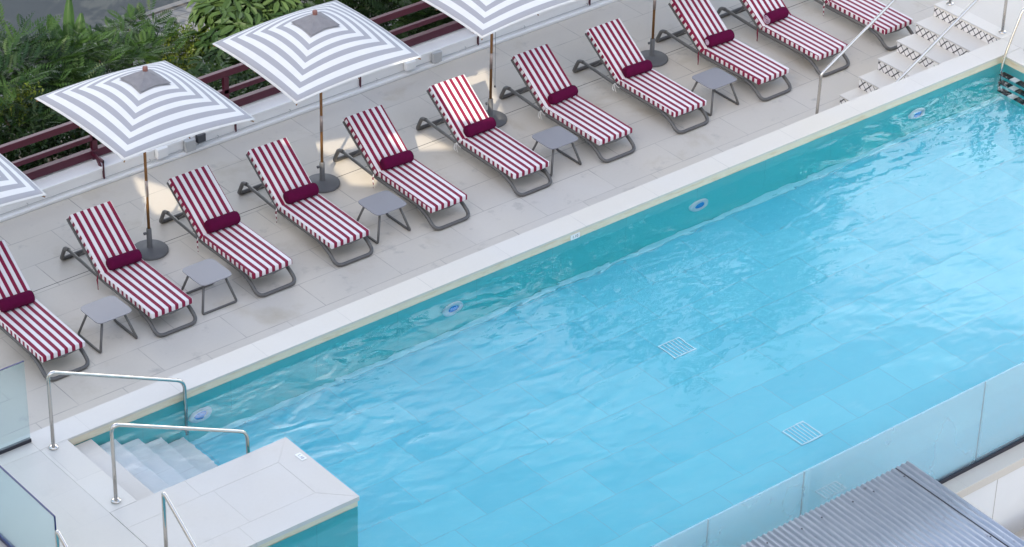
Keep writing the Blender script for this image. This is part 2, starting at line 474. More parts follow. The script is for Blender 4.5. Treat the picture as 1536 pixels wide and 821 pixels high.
def hexpave():
    m, nt, p = mat('honeycomb_pavers')
    co = objco(nt)
    v = N(nt, 'ShaderNodeTexVoronoi', feature='DISTANCE_TO_EDGE'); v.inputs['Scale'].default_value = 4.4; v.inputs['Randomness'].default_value = .12
    # offset rows make the cells six-sided
    sx = N(nt, 'ShaderNodeSeparateXYZ'); L(nt, co, sx.inputs[0])
    row = math_n(nt, 'FLOOR', math_n(nt, 'MULTIPLY', sx.outputs[1], 4.4))
    sh = math_n(nt, 'MULTIPLY', math_n(nt, 'MODULO', math_n(nt, 'ADD', row, 100), 2), .5 / 4.4)
    cb = N(nt, 'ShaderNodeCombineXYZ'); L(nt, math_n(nt, 'ADD', sx.outputs[0], math_n(nt, 'MULTIPLY', sx.outputs[1], .5)), cb.inputs[0]); L(nt, sx.outputs[1], cb.inputs[1])
    L(nt, cb.outputs[0], v.inputs['Vector'])
    e = math_n(nt, 'LESS_THAN', v.outputs['Distance'], .055)
    n = noise(nt, co, 2, 4).outputs['Fac']
    c = mixc(nt, n, (.12, .125, .125), (.175, .175, .17))
    L(nt, mixc(nt, e, c, (.07, .072, .07)), p.inputs['Base Color']); p.inputs['Roughness'].default_value = .85
    return m
M['pavers'] = hexpave()
M['hotel'] = plain('hotel_render', (.62, .58, .53), .8, 0, .06, .4)
M['window'] = plain('hotel_window', (.05, .07, .09), .08, 0, .1)

# ------------------------------------------------------------------ setting: ground levels
PX1 = 15.04        # far end of the pool
PY = -5.25         # near (acrylic) side of the pool
CW = .345          # coping width
def slab(name, x0, x1, y0, y1, z, m, thick=.3, kind='structure', bev=0.0):
    b = MB(); b.box((x0, y0, z - thick), (x1, y1, z), bev)
    o = b.build(name, m); tag(o, kind=kind)
    return o
slab('lounger_deck', -14, 24, CW, 5.96, -D, M['deck'], .25)
# terrace at coping level: left end and right end
slab('terrace_left', -14, -.345, -2.80, CW - .005, 0, M['terrace'], 1.4)
b = MB(); b.box((15.39, -9, -1.6), (26, CW, 0.0)); b.box((15.39, CW + .0, -1.6), (26, 1.66, 0.0))
tag(b.build('terrace_right', M['terrace']), kind='structure')
# coping ring, 2 mm proud of the terrace; lip overhangs the wall by 2 cm
lip = .026
b = MB()
b.box((-14, 0, -lip), (-.35, CW, .003), .004)
b.box((-.345, -1.42, -lip), (0.0, 0.0, .003), .004)
b.box((-.345, 0.002, -lip), (15.385, CW, .003), .004)
b.box((PX1 - .005, -5.6, -lip), (15.385, -.002, .003), .004)
tag(b.build('pool_coping', M['coping']), kind='structure')
# wall of the raised pool towards the deck, and the basin
b = MB()
b.box((-14, .03, -D - .2), (15.38, CW - .012, -lip - .002))
tag(b.build('raised_pool_wall', M['white_wall']), kind='structure')
b = MB()
def quad(x0, y0, z0, x1, y1, z1):  # vertical wall from (x0,y0) to (x1,y1)
    b.face([(x0, y0, z0), (x1, y1, z0), (x1, y1, z1), (x0, y0, z1)])
b2 = MB()
b2.face([(-4, PY, FZ), (PX1 + .02, PY, FZ), (PX1 + .02, .02, FZ), (-4, .02, FZ)])
tag(b2.build('pool_floor', M['pool_floor'], fix=False), kind='structure')
b = MB()
W0 = -.135
quad(PX1 + .015, .018, FZ - .05, -.02, .018, W0)
quad(PX1 + .015, PY, FZ - .05, PX1 + .015, .018, W0)
tag(b.build('pool_wall', M['pool_wall'], fix=False), kind='structure')
b = MB()
quad(PX1 + .015, .018, W0, -.02, .018, -lip)
quad(PX1 + .015, PY, W0, PX1 + .015, .018, -lip)
b.box((1.0, -1.4385, W0), (1.935, -1.4385 + .001, -lip)) if False else None
tag(b.build('waterline_band', M['band'], fix=False), kind='structure')
b = MB(); b.box((-.02, -.075, FZ), (PX1 + .014, .017, FZ + .03), .012)
tag(b.build('floor_edge_trim', M['edge_tile']), kind='structure')
# platform that juts into the pool
b = MB()
def prism_xy(b, poly, z0, z1):
    B = [b.bm.verts.new((x, y, z0)) for x, y in poly]; T = [b.bm.verts.new((x, y, z1)) for x, y in poly]
    b.bm.faces.new(list(reversed(B))); b.bm.faces.new(T)
    for k in range(len(poly)): b.bm.faces.new((B[k], B[(k + 1) % len(poly)], T[(k + 1) % len(poly)], T[k]))
g_ = .0016; bw = .34; X0, X1, Y0, Y1 = -.343, 1.945, -2.80, -1.425
for xa, xb in ((X0, .60), (.60, X1)):
    e = bw if xb == X1 else 0
    prism_xy(b, [(xa + g_, Y1), (xa + g_, Y1 - bw + g_), (xb - e - g_, Y1 - bw + g_), (xb - g_, Y1)], -.05, .004)
    prism_xy(b, [(xa + g_, Y0), (xb - g_, Y0), (xb - e - g_, Y0 + bw - g_), (xa + g_, Y0 + bw - g_)], -.05, .004)
prism_xy(b, [(X1, Y1 - g_), (X1 - bw + g_, Y1 - bw - g_), (X1 - bw + g_, Y0 + bw + g_), (X1, Y0 + g_)], -.05, .004)
for xa, xb in ((X0, .75), (.75, X1 - bw - g_)): prism_xy(b, [(xa + g_, Y0 + bw + g_), (xb - g_, Y0 + bw + g_), (xb - g_, Y1 - bw - g_), (xa + g_, Y1 - bw - g_)], -.05, .0035)
b.box((X0 + .02, Y0 + .02, -.0485), (X1 - .02, Y1 - .02, .0015))
tag(b.build('pool_platform', M['platform']), kind='structure')
b = MB(); b.box((-.34, -2.785, W0), (1.93, -1.44, -.052)); b.box((-.34, -2.785, FZ), (1.93, -1.44, W0 - .001), mi=1)
tag(b.build('platform_wall', [M['band'], M['pool_wall']]), kind='structure')
# entry steps under the water
t = empty('pool_steps', (0, -.71, 0), 0, 'pale stone steps going down under the water at the shallow corner', 'steps')
for i in range(5):
    b = MB(); zt = -.115 - .22 * i if i == 0 else -.13 - .215 * i
    b.box((-.02 + .3 * i, -.70, FZ), (.3 * (i + 1), .70, zt), .006)
    b.build('step', M['terrace'] if i == 0 else M['pool_step'], t)
# water: one wavy sheet and the face behind the acrylic wall
b = MB()
b.face([(-4, PY + .002, WZ), (PX1 + .012, PY + .002, WZ), (PX1 + .012, .016, WZ), (-4, .016, WZ)], 0)
b.face([(-4, PY + .002, FZ - .02), (PX1 + .012, PY + .002, FZ - .02), (PX1 + .012, PY + .002, WZ), (-4, PY + .002, WZ)], 1)
wa = b.build('water', [M['water'], M['water_side']], fix=False)
tag(wa, kind='structure')
# a body under the terrace so that nothing shows through at the left end of the water
b = MB(); b.box((-4.2, -2.79, FZ - .1), (-.36, .0, -.31)); tag(b.build('terrace_footing', M['pool_wall']), kind='structure')

# acrylic pool window: panels with joints, black gasket, ledge
t = empty('acrylic_pool_wall', (6, PY, FZ), 0, 'long pale blue see-through wall along the near side of the pool', 'glass wall')
xs = [-4, -1.3, .15, 1.6, 3.05, 4.79, 6.22, 9.12, 12.0, 15.03]
for x0, x1 in zip(xs, xs[1:]):
    b = MB(); b.box((x0 + .004, PY - .03, FZ - .01), (x1 - .004, PY - .004, -.118), .002, 1)
    o = b.build('panel', M['acrylic'], t); o.location = (-6, -PY, -FZ)
for x in xs[1:-1]:
    b = MB(); b.box((x - .002, PY - .029, FZ - .01), (x + .002, PY - .006, -.120))
    o = b.build('joint', M['acrylic_edge'], t); o.location = (-6, -PY, -FZ)
b = MB(); b.box((-4, PY - .075, FZ - .04), (15.03, PY - .054, FZ + .02), .003, 1)
o = b.build('gasket', M['dark'], t); o.location = (-6, -PY, -FZ)
t = empty('lower_wall', (6, -5.6, -3.4), 0, 'white rendered wall with a flat ledge below the glass side of the pool', 'wall')
b = MB(); b.box((-4, PY - .30, FZ - .16), (15.03, PY - .056, FZ - .035), .006); o = b.build('ledge', M['coping'], t); o.location = (-6, 5.6, 3.4)
b = MB(); b.box((-4, PY - .275, -3.4), (15.03, PY + .2, FZ - .162)); o = b.build('wall_face', M['white_wall'], t); o.location = (-6, 5.6, 3.4)
for x in (5.5, 7.4, 9.25, 11.2, 13.1):
    b = MB(); b.box((x - .004, PY - .278, -3.4), (x + .004, PY - .27, FZ - .165)); o = b.build('wall_joint', M['lip'], t); o.location = (-6, 5.6, 3.4)
slab('lower_terrace', -14, 26, -26, PY - .2, -2.45, M['terrace'], .3)
b = MB(); b.box((9.0, -6.6, -2.45), (14, -5.9, -2.1), .01)
o = b.build('planter', M['lip']); tag(o, 'low brown planter edge at the foot of the white wall', 'planter')

M['kerb_dark'] = plain('kerb_stone', (.13, .13, .13), .8)
# basement plane under everything: lower street level behind the parapet
slab('soil', -40, 60, 6.45, 12.6, -4.55, M['soil'], .3)
slab('pavement', -40, 60, 12.6, 15.42, -4.50, M['pavers'], .3)
slab('kerb', -40, 60, 15.424, 15.54, -4.47, M['kerb_dark'], .3)
slab('road', -40, 60, 15.544, 120, -4.62, M['asphalt'], .3)
slab('ground', -160, 200, -120, 260, -4.95, M['soil'], .2)

# ------------------------------------------------------------------ stairs from deck to the right terrace
t = empty('staircase', (14.4, 1.0, -D), 0, 'white stone stairs with black lattice risers climbing beside the pool corner', 'stairs')
RZ = D / 6; TR = .357
for i in range(1, 6):
    zt = -RZ * i; x1 = 15.388 - TR * (i - 1); x0 = x1 - TR
    b = MB()
    b.box((x0, CW + .004, -D), (x1 - .002, 1.64, zt - .028), mi=1)
    b.box((x0 - .018, CW + .004, zt - .026), (x1 - .003, 1.645, zt), .004, mi=0)
    o = b.build('step', [M['stair'], M['lattice']], t); o.location = (-14.4, -1.0, D)
b = MB(); b.box((15.376, CW + .004, -RZ + .002), (15.386, 1.64, -.03), mi=1); b.box((15.365, CW + .004, -.028), (15.6, 1.645, .005), .004)
o = b.build('step', [M['stair'], M['lattice']], t); o.location = (-14.4, -1.0, D)
# thin dark nosing strips
for i in range(0, 6):
    zt = -RZ * i; x = 15.388 - TR * i
    b = MB(); b.box((x - .034, CW + .006, zt + .0005 if i else .0055), (x - .020, 1.63, zt + .004 if i else .009))
    o = b.build('nosing_strip', M['lip'], t); o.location = (-14.4, -1.0, D)

# ------------------------------------------------------------------ parapet and railing
t = empty('parapet_wall', (8, 6.1, -D), 0, 'low white parapet with a flat top running along the back of the deck', 'wall')
b = MB()
b.box((-14, 5.965, -D), (24, 6.035, -D + .04), .004)
o = b.build('base_kerb', M['white_wall'], t); o.location = (-8, -6.1, D)
b = MB(); b.box((-14, 6.037, -D - .3), (24, 6.45, -D + .215), .006); b.box((-14, 6.025, -D + .185), (24, 6.10, -D + .225), .005)
o = b.build('wall_body', M['white_wall'], t); o.location = (-8, -6.1, D)
b = MB(); b.box((-14, 6.455, -4.7), (24, 6.47, -D + .2)); o = b.build('outer_face', M['white_wall'], t); o.location = (-8, -6.1, D)
t = empty('metal_railing', (8, 6.33, -D), 0, 'maroon painted metal railing with three bars behind the parasols', 'railing')
def inl(o): o.location = (-8, -6.33, D); return o
for nm, z0, z1, w in (('top_rail', .775, .875, .035), ('middle_rail', .505, .575, .03), ('bottom_rail', .245, .365, .045)):
    b = MB(); b.box((-14, 6.33 - w, -D + z0), (24, 6.33 + w, -D + z1), .006)
    inl(b.build(nm, M['maroon'], t))
xp = [4.20 + 2.12 * k for k in range(-6, 10)]
for x in xp:
    b = MB(); b.box((x + .02, 6.30, -D + .21), (x + .10, 6.36, -D + .77), .004); inl(b.build('post', M['maroon'], t))
    b = MB()
    b.box((x - .01, 6.012, -D + .06), (x + .012, 6.062 - .04, -D + .34))
    b.box((x - .0115, 6.012, -D + .30), (x + .0135, 6.29, -D + .345))
    # gusset
    for s in (0,):
        pts = [(6.022, .08), (6.022, .11), (6.20, .298), (6.24, .298)]
        for xx in (x - .009, x + .009): pass
    f1 = [b.bm.verts.new((x - .008, q[0], -D + q[1])) for q in ((6.024, .07), (6.024, .16), (6.12, .299), (6.20, .299))]
    f2 = [b.bm.verts.new((x + .010, q[0], -D + q[1])) for q in ((6.024, .07), (6.024, .16), (6.12, .299), (6.20, .299))]
    b.bm.faces.new(f1); b.bm.faces.new(list(reversed(f2)))
    for k in range(4): b.bm.faces.new((f1[k], f1[(k + 1) % 4], f2[(k + 1) % 4], f2[k]))
    inl(b.build('bracket', M['maroon'], t))
# conduit and junction boxes
b = MB(); b.tube([(-6, 6.018, -D + .075), (22, 6.018, -D + .075)], .006, 6)
tag(b.build('conduit', M['plastic_grey']), 'thin grey electric conduit clipped along the foot of the white parapet', 'pipe')
b = MB()
for i, x in enumerate([1.2, 3.0, 4.9, 6.0, 7.2, 8.7, 10.3, 11.4, 12.6, 13.9]):
    pts = [(x, 5.99 + .0, -D + .085)] + [(x + .022 * math.cos(a), 6.0 - .0, -D + .10 + .022 * math.sin(a)) for a in [R_(q) for q in range(-80, 120, 40)]]
    bb = MB(); bb.tube(pts[1:], .006, 6)
    o = bb.build('pipe_clip', M['plastic_grey'])
    tag(o, 'small curved grey clip on the conduit along the parapet', 'clip', 'clips along the parapet conduit')
b.bm.free()
def jbox(x, z, s, m, lab, dy=0.0):
    t = empty('junction_box', (x, 5.99 - dy, z), 0, lab, 'junction box')
    b = MB(); b.box((-s[0] / 2, -.03, -s[1] / 2), (s[0] / 2, .035, s[1] / 2), .006); b.build('box_body', m, t)
    b = MB(); b.box((-s[0] / 2 + .006, -.036, -s[1] / 2 + .006), (s[0] / 2 - .006, -.031, s[1] / 2 - .006), .002, 1); b.build('lid', m, t)
jbox(5.10, -D + .17, (.17, .14), M['plastic_white'], 'white socket box on the parapet just right of the second parasol pole from the left')
jbox(5.55, -D + .125, (.16, .17), M['plastic_grey'], 'light grey junction box beside a darker plug on the parapet')
jbox(5.73, -D + .18, (.13, .12), M['plastic_dark'], 'dark grey plug box above the light grey junction box on the parapet')
jbox(9.30, -D + .15, (.17, .13), M['plastic_white'], 'white socket box on the parapet half hidden by the parasol corner')
jbox(9.78, -D + .13, (.15, .16), M['plastic_grey'], 'grey junction box on the parapet left of the third big parasol', )

# ------------------------------------------------------------------ sun loungers
def stripe_uv(me, axis_len=1):
    """u = across (x) on top, front and back; u = length along y on the two long sides"""
    uv = me.uv_layers.new(name='stripe')
    for p in me.polygons:
        side = abs(p.normal.x) > .75
        for li in p.loop_indices:
            v = me.vertices[me.loops[li].vertex_index].co
            uv.data[li].uv = ((v.y if side else v.x), 0.0)
def pad(lo, hi, bev):
    b = MB(); b.box(lo, hi, bev, 3)
    # a subdivided, slightly puffed pad
    bmesh.ops.bisect_plane
    return b
def make_pad(name, lx, ly, th, parent, puff=.006):
    b = MB()
    b.box((0, 0, 0), (lx, ly, th), .011, 3)
    for k in range(1, 8):
        bmesh.ops.bisect_plane(b.bm, geom=b.bm.verts[:] + b.bm.edges[:] + b.bm.faces[:], plane_co=(0, ly * k / 8, 0), plane_no=(0, 1, 0))
    for k in range(1, 4):
        bmesh.ops.bisect_plane(b.bm, geom=b.bm.verts[:] + b.bm.edges[:] + b.bm.faces[:], plane_co=(lx * k / 4, 0, 0), plane_no=(1, 0, 0))
    for v in b.bm.verts:
        if v.co.z > th * .5:
            fx = math.sin(math.pi * min(1, max(0, v.co.x / lx))); fy = math.sin(math.pi * min(1, max(0, v.co.y / ly)))
            v.co.z += puff * (fx ** .5) * (fy ** .4 if fy > 0 else 0)
    o = b.build(name, M['cushion'], parent, smooth=True)
    stripe_uv(o.data)
    return o
LW = .60
def make_lounger():
    t = empty('sun_lounger')
    r = .026
    # side rails with front sled and rear sled: x 0..LW, front bar at y = 0
    b = MB(); zr = .215
    for x in (0.012, LW - .012):
        b.tube([(x, .36, zr + .0), (x, 1.2, zr - .005), (x, 2.06, zr + .05)], r, 8, flat=.75)
    b.build('side_rail', M['frame'], t)
    b = MB(); b.tube([(.012, .36, zr), (.010, .17, .165), (.004, -.025, r), (LW - .004, -.025, r), (LW - .010, .17, .165), (LW - .012, .36, zr)], r, 10, fillet=.11, fseg=6)
    b.build('front_leg', M['frame'], t)
    b = MB(); b.tube([(.012, 2.02, zr + .05), (.012, 2.12, zr + .035), (.012, 2.23, r), (LW - .012, 2.23, r), (LW - .012, 2.12, zr + .035), (LW - .012, 2.02, zr + .05)], r * 1.08, 8, fillet=.045, fseg=3)
    b.build('rear_leg', M['frame'], t)
    b = MB()
    b.box((.03, .12, zr + .012), (LW - .03, 1.24, zr + .030))
    # front cross tube bowed under the cushion
    b.tube([(.03, .11, zr + .02), (LW / 2, .075, zr + .012), (LW - .03, .11, zr + .02)], .016, 8)
    b.build('seat_frame', M['frame'], t)
    ang = math.atan2(.50, .70)
    hy, hz = 1.26, zr + .03
    b = MB()
    Mx = Matrix.Translation((0, hy, hz)) @ Matrix.Rotation(ang, 4, 'X')
    b.box((-.014, 0, -.026), (LW + .014, .885, .004), .006, mat=Mx)
    b.build('back_frame', M['frame'], t)
    b = MB()
    for x in (.06, LW - .06):
        p1 = Mx @ Vector((x, .42, -.01))
        b.tube([p1, (x, hy + .60, zr + .02)], .010, 6)
    b.tube([(.03, hy + .60, zr + .03), (LW - .03, hy + .60, zr + .03)], .012, 6)
    b.build('support_strut', M['frame'], t)
    o = make_pad('seat_cushion', LW, 1.20, .078, t); o.location = (0, .075, zr + .026)
    o = make_pad('back_cushion', LW, .895, .078, t); o.location = (0, hy + .005, hz + .002); o.rotation_euler = (ang, 0, 0)
    return t
proto = make_lounger()
# ties: hang at the hinge on the left side, several looks
def tie_mesh(kind):
    b = MB()
    if kind == 'bow':
        b.tube([(-.012, 1.30, .25), (-.05, 1.27, .22), (-.045, 1.25, .16), (-.03, 1.25, .13)], .006, 5)
        b.tube([(-.012, 1.30, .25), (-.03, 1.32, .22), (-.07, 1.29, .19), (-.075, 1.25, .17)], .006, 5)
        b.tube([(-.012, 1.30, .25), (-.035, 1.24, .24), (-.02, 1.20, .22)], .005, 5)
        return b, M['rope']
    b.tube([(-.012, 1.30, .26), (-.026, 1.285, .21), (-.03, 1.28, .13), (-.027, 1.285, .06)], .008, 5, flat=.6)
    b.tube([(-.012, 1.30, .26), (-.036, 1.29, .20), (-.022, 1.29, .10)], .007, 5, flat=.6)
    return b, (M['cushion'] if kind == 'striped' else M['towel_red'])
M['black'] = plain('black_plastic', (.012, .012, .014), .4)
M['towel_red'] = plain('red_tie', (.21, .006, .03), .8)
LP = [(1.140, 2.440, -.6), (2.707, 2.453, 0), (4.206, 2.452, 0), (5.411, 2.443, -.6), (6.955, 2.389, 0), (8.368, 2.405, -.3), (9.855, 2.407, .0), (11.195, 2.392, .2), (12.771, 2.376, .6), (13.948, 2.397, .5), (15.286, 2.395, .3)]
LAB = ['striped lounger cut off by the left edge of the photo',
       'striped lounger left of the leftmost parasol base, between the first two low tables',
       'striped lounger just right of the leftmost parasol pole, a low table at its left',
       'striped lounger left of the second parasol pole, its back wholly in shade',
       'striped lounger right of the second parasol, sun patches on the deck behind its frame',
       'lounger with a sunlit orange striped backrest, beside the third parasol pole',
       'striped lounger with a white bow tie, beside the middle table by the sunlit lounger',
       'striped lounger with a white bow tie in front of the rightmost parasol base',
       'striped lounger with a red tie, its towel showing a small pale spiral end',
       'striped lounger with a red tie, its towel showing a wide pale spiral end',
       'striped lounger cut off by the top edge, front leg hidden by the lattice stairs']
TIES = ['striped', 'red', 'striped', 'striped', 'striped', 'bow', 'bow', 'bow', 'red', 'red', 'striped']
TOW = ['burgundy rolled towel on the lounger cut off by the left edge',
       'burgundy rolled towel on the lounger left of the leftmost parasol base',
       'burgundy rolled towel on the lounger right of the leftmost parasol base',
       'burgundy rolled towel on the lounger left of the second parasol base',
       'burgundy rolled towel on the lounger right of the second parasol pole',
       'brighter burgundy rolled towel at the foot of the sunlit orange striped backrest',
       'burgundy rolled towel on the lounger behind the middle low table',
       'burgundy rolled towel on the lounger in front of the rightmost parasol base',
       'burgundy rolled towel with a small pale spiral end by the last low table',
       'shorter burgundy rolled towel with a big pale spiral end on the lounger behind the handrail', None]
PH = [.35, .05, .62, .10, .78, .18, .92, .30, .55, .84, .4]
def towel(ln, rad, big):
    b = MB()
    n = 20
    prof = [(0, 0), (rad * .55, .0), (rad * .86, .006), (rad, .03)] + [(rad * (1 + .02 * math.sin(k * 1.9)), .03 + (ln - .06) * k / 6) for k in range(1, 6)] + [(rad, ln - .03), (rad * .86, ln - .006), (rad * .55, ln), (0, ln)]
    b.lathe(prof, axis='X', n=n)
    return b
for i, (x, y, rz) in enumerate(LP):
    o = proto if i == 0 else copy_tree(proto)
    o.location = (x, y, -D); o.rotation_euler = (0, 0, R_(rz))
    tag(o, LAB[i], 'sun lounger', 'sun loungers in a row along the pool')
    for k in o.children:
        if k.type == 'MESH' and 'cushion' in k.name:
            k.color = (PH[i], 0, 0, 1)
            k.location.x += rng.uniform(-.007, .007); k.location.y += rng.uniform(-.008, .008)
            k.rotation_euler.x += R_(rng.uniform(-.9, .9)) if 'back' in k.name else 0; k.rotation_euler.z += R_(rng.uniform(-.5, .5))
for i, (x, y, rz) in enumerate(LP):
    lo = [o for o in bpy.data.objects if o.name.startswith('sun_lounger') and o.type == 'EMPTY' and abs(o.location.x - x) < .01][0]
    b, m = tie_mesh(TIES[i])
    o = b.build('tie', m, lo)
    if m is M['cushion']:
        uvl = o.data.uv_layers.new(name='stripe')
        for p in o.data.polygons:
            for li in p.loop_indices: uvl.data[li].uv = (o.data.vertices[o.data.loops[li].vertex_index].co.z * 1.3, 0)
    if TOW[i]:
        sp = i in (8, 9)
        ln = .40 if i == 9 else .46; rad = .083 if i < 8 else .088
        t = empty('rolled_towel', (0, 0, 0), 0, TOW[i], 'towel', 'rolled burgundy towels on the loungers')
        b = towel(ln, rad, sp); b.build('towel_roll', M['towel'], t, smooth=True)
        if sp:
            b = MB(); pts = []
            rm = rad * (.80 if i == 9 else .5)
            for k in range(46):
                a = k * .42; rr = rm * (1 - k / 50)
                pts.append((-.004, rr * math.cos(a), rr * math.sin(a)))
            b.tube(pts, .0062, 5)
            b.build('spiral_end', M['towel_end'], t)
        c, s = math.cos(R_(rz)), math.sin(R_(rz))
        lx, ly = .09 + rng.uniform(-.015, .02), 1.235 + rng.uniform(-.01, .01)
        t.location = (x + lx * c - ly * s, y + lx * s + ly * c, -D + .319 + rad + .004)
        k_ = rng.uniform(.94, 1.06); t.scale = (rng.uniform(.96, 1.03), k_, k_)
        t.rotation_euler = (rng.uniform(0, 3), 0, R_(rz + rng.uniform(-4, 4)))
# ------------------------------------------------------------------ side tables
def make_table():
    t = empty('side_table')
    b = MB()
    n = 40; a, h = .252, .236
    top = []
    for k in range(n):
        q = 2 * math.pi * k / n
        c, s = math.cos(q), math.sin(q); e = .28
        top.append((a * math.copysign(abs(c) ** e, c), h * math.copysign(abs(s) ** e, s)))
    T = [b.bm.verts.new((x, y, .412)) for x, y in top]; B = [b.bm.verts.new((x, y, .400)) for x, y in top]
    b.bm.faces.new(T); b.bm.faces.new(list(reversed(B)))
    for k in range(n): b.bm.faces.new((B[k], B[(k + 1) % n], T[(k + 1) % n], T[k]))
    b.build('table_top', M['frame_l'], t)
    for s in (-1, 1):
        b = MB()
        b.tube([(s * .15, -.15, .40), (s * .262, -.255, .014), (s * .262, .255, .014), (s * .15, .15, .40)], .0165, 8, fillet=.03, fseg=3)
        b.build('leg', M['frame'], t)
    return t
TP = [(2.245, 2.83, 0, 'grey low side table nearest the left edge of the photo'),
      (3.701, 2.80, 90, 'grey low side table with its leg bar facing the pool, second from the left'),
      (6.449, 2.83, 0, 'grey low side table in front of the second parasol from the left'),
      (9.337, 2.80, 0, 'grey low side table beside the foot of the sunlit lounger'),
      (12.195, 2.75, 0, 'grey low side table nearest the stairs, below the rightmost parasol base')]
tp = make_table()
for i, (x, y, rz, lab) in enumerate(TP):
    o = tp if i == 0 else copy_tree(tp)
    o.location = (x, y, -D); o.rotation_euler = (0, 0, R_(rz))
    tag(o, lab, 'side table', 'low tables between the loungers')

# ------------------------------------------------------------------ parasols
def make_umbrella():
    t = empty('parasol')
    b = MB(); b.lathe([(0, .0), (.235, .0), (.24, .012), (.238, .03), (.225, .042), (.06, .062), (.045, .07), (0, .07)], n=40); b.build('base_plate', M['base_grey'], t)
    b = MB(); b.lathe([(.045, .06), (.036, .085), (.034, .335), (.030, .345), (.022, .35)], n=20); b.build('stand_tube', M['base_grey'], t)
    b = MB(); b.tube([(-.06, 0, .29), (.035, 0, .29)], .007, 6); b.lathe([(0, -.012), (.02, -.012), (.02, .012), (0, .012)], (-.065, 0, .29), 10, axis='X'); b.build('clamp_screw', M['base_grey'], t)
    b = MB(); b.tube([(0, 0, .33), (0, 0, 2.44)], .0195, 12); b.build('pole', M['wood'], t)
    b = MB(); b.tube([(0, 0, .82), (0, 0, 1.06)], .0225, 12); b.build('pole_sleeve', M['brass'], t)
    # canopy: apex, eight ribs, fabric dips a little between them; corners hang lower than the mid-sides
    ap, zc, zm, a = 2.505, 2.03, 2.075, .985
    n = 48
    verts = []; faces = []
    def edge_pt(k):          # k in 0..n walks round the square
        q = (k / n) * 4; s = int(q) % 4; f = q - int(q)
        P = [(-a, -a), (a, -a), (a, a), (-a, a)]
        A = P[s]; B = P[(s + 1) % 4]
        return (A[0] + (B[0] - A[0]) * f, A[1] + (B[1] - A[1]) * f, f)
    RN = 14
    for j in range(RN + 1):
        u = j / RN
        for k in range(n):
            x, y, f = edge_pt(k)
            m = 4 * f * (1 - f)                  # 0 at corners, 1 at mid-side
            ze = zc + (zm - zc) * m
            sag = .0 * math.sin(math.pi * ((f * 2) % 1)) * math.sin(math.pi * min(1, u * .95))
            z = ap + (ze - ap) * u - sag + .060 * math.sin(math.pi * u ** .8) * m * min(1, u * 1.6)
            inn = 1.0
            verts.append((x * u * inn, y * u * inn, z))
    for j in range(RN):
        for k in range(n):
            A = j * n + k; B = j * n + (k + 1) % n
            if j == 0: faces.append((A, (j + 1) * n + k, (j + 1) * n + (k + 1) % n))
            else: faces.append((A, (j + 1) * n + k, (j + 1) * n + (k + 1) % n, B))
    c = pymesh('canopy', verts, faces, M['canopy'], t, smooth=True)
    md = c.modifiers.new('thick', 'SOLIDIFY'); md.thickness = .006; md.offset = -1
    b = MB()
    # grey vent cap, folded at the corners
    w = .232; zt = 2.585
    top = b.bm.verts.new((0, 0, zt))
    ring = []
    for k in range(16):
        q = k / 4; s = int(q) % 4; f = q - int(q)
        P = [(-w, -w), (w, -w), (w, w), (-w, w)]
        A = P[s]; B = P[(s + 1) % 4]
        m = 1 - abs(2 * f - 1)
        ring.append(((A[0] + (B[0] - A[0]) * f) * (1 - .06 * m), (A[1] + (B[1] - A[1]) * f) * (1 - .06 * m), 2.425 + .022 * m))
    r1 = [b.bm.verts.new((x * .42, y * .42, .42 * zt + .58 * z + .012)) for x, y, z in ring]
    r2 = [b.bm.verts.new(p) for p in ring]
    for k in range(16):
        b.bm.faces.new((top, r1[k], r1[(k + 1) % 16])); b.bm.faces.new((r1[k], r2[k], r2[(k + 1) % 16], r1[(k + 1) % 16]))
    b.build('vent_cap', M['vent_mesh'], t)
    b = MB(); b.lathe([(.028, 2.545), (.034, 2.56), (.034, 2.60), (.028, 2.618), (.012, 2.622), (0, 2.622)], n=16); b.build('finial', M['finial'], t)
    for k in range(8):
        b = MB()
        q = math.pi / 4 * k
        if k % 2 == 0: e = (math.cos(q) * .97, math.sin(q) * .97, zm - .035)
        else: e = (math.copysign(.97, math.cos(q)), math.copysign(.97, math.sin(q)), zc - .035)
        b.tube([(e[0] * .03, e[1] * .03, ap - .075), (e[0] * .5, e[1] * .5, (ap + e[2]) / 2 - .055), e], .009, 6)
        b.tube([(e[0] * .03, e[1] * .03, 1.95), (e[0] * .5, e[1] * .5, (ap + e[2]) / 2 - .062)], .008, 6)
        b.build('rib', M['wood'], t)
    return t
M['finial'] = plain('wooden_finial', (.20, .085, .07), .45)
um = make_umbrella()
UP = [(.80, 4.22, -1, 'grey and white striped parasol cut off by the left edge of the photo'),
      (3.745, 4.200, 1.7, 'grey and white striped parasol at the left, nearest the tall green paddle leaves'),
      (6.500, 4.240, -1.5, 'grey and white striped parasol wholly in view right of the leafy umbrella tree'),
      (9.385, 4.260, .5, 'grey and white parasol cut off by the top edge, a cord hanging by its pole'),
      (12.37, 4.257, 0, 'parasol with only pole and base in view, beside the lounger right of centre')]
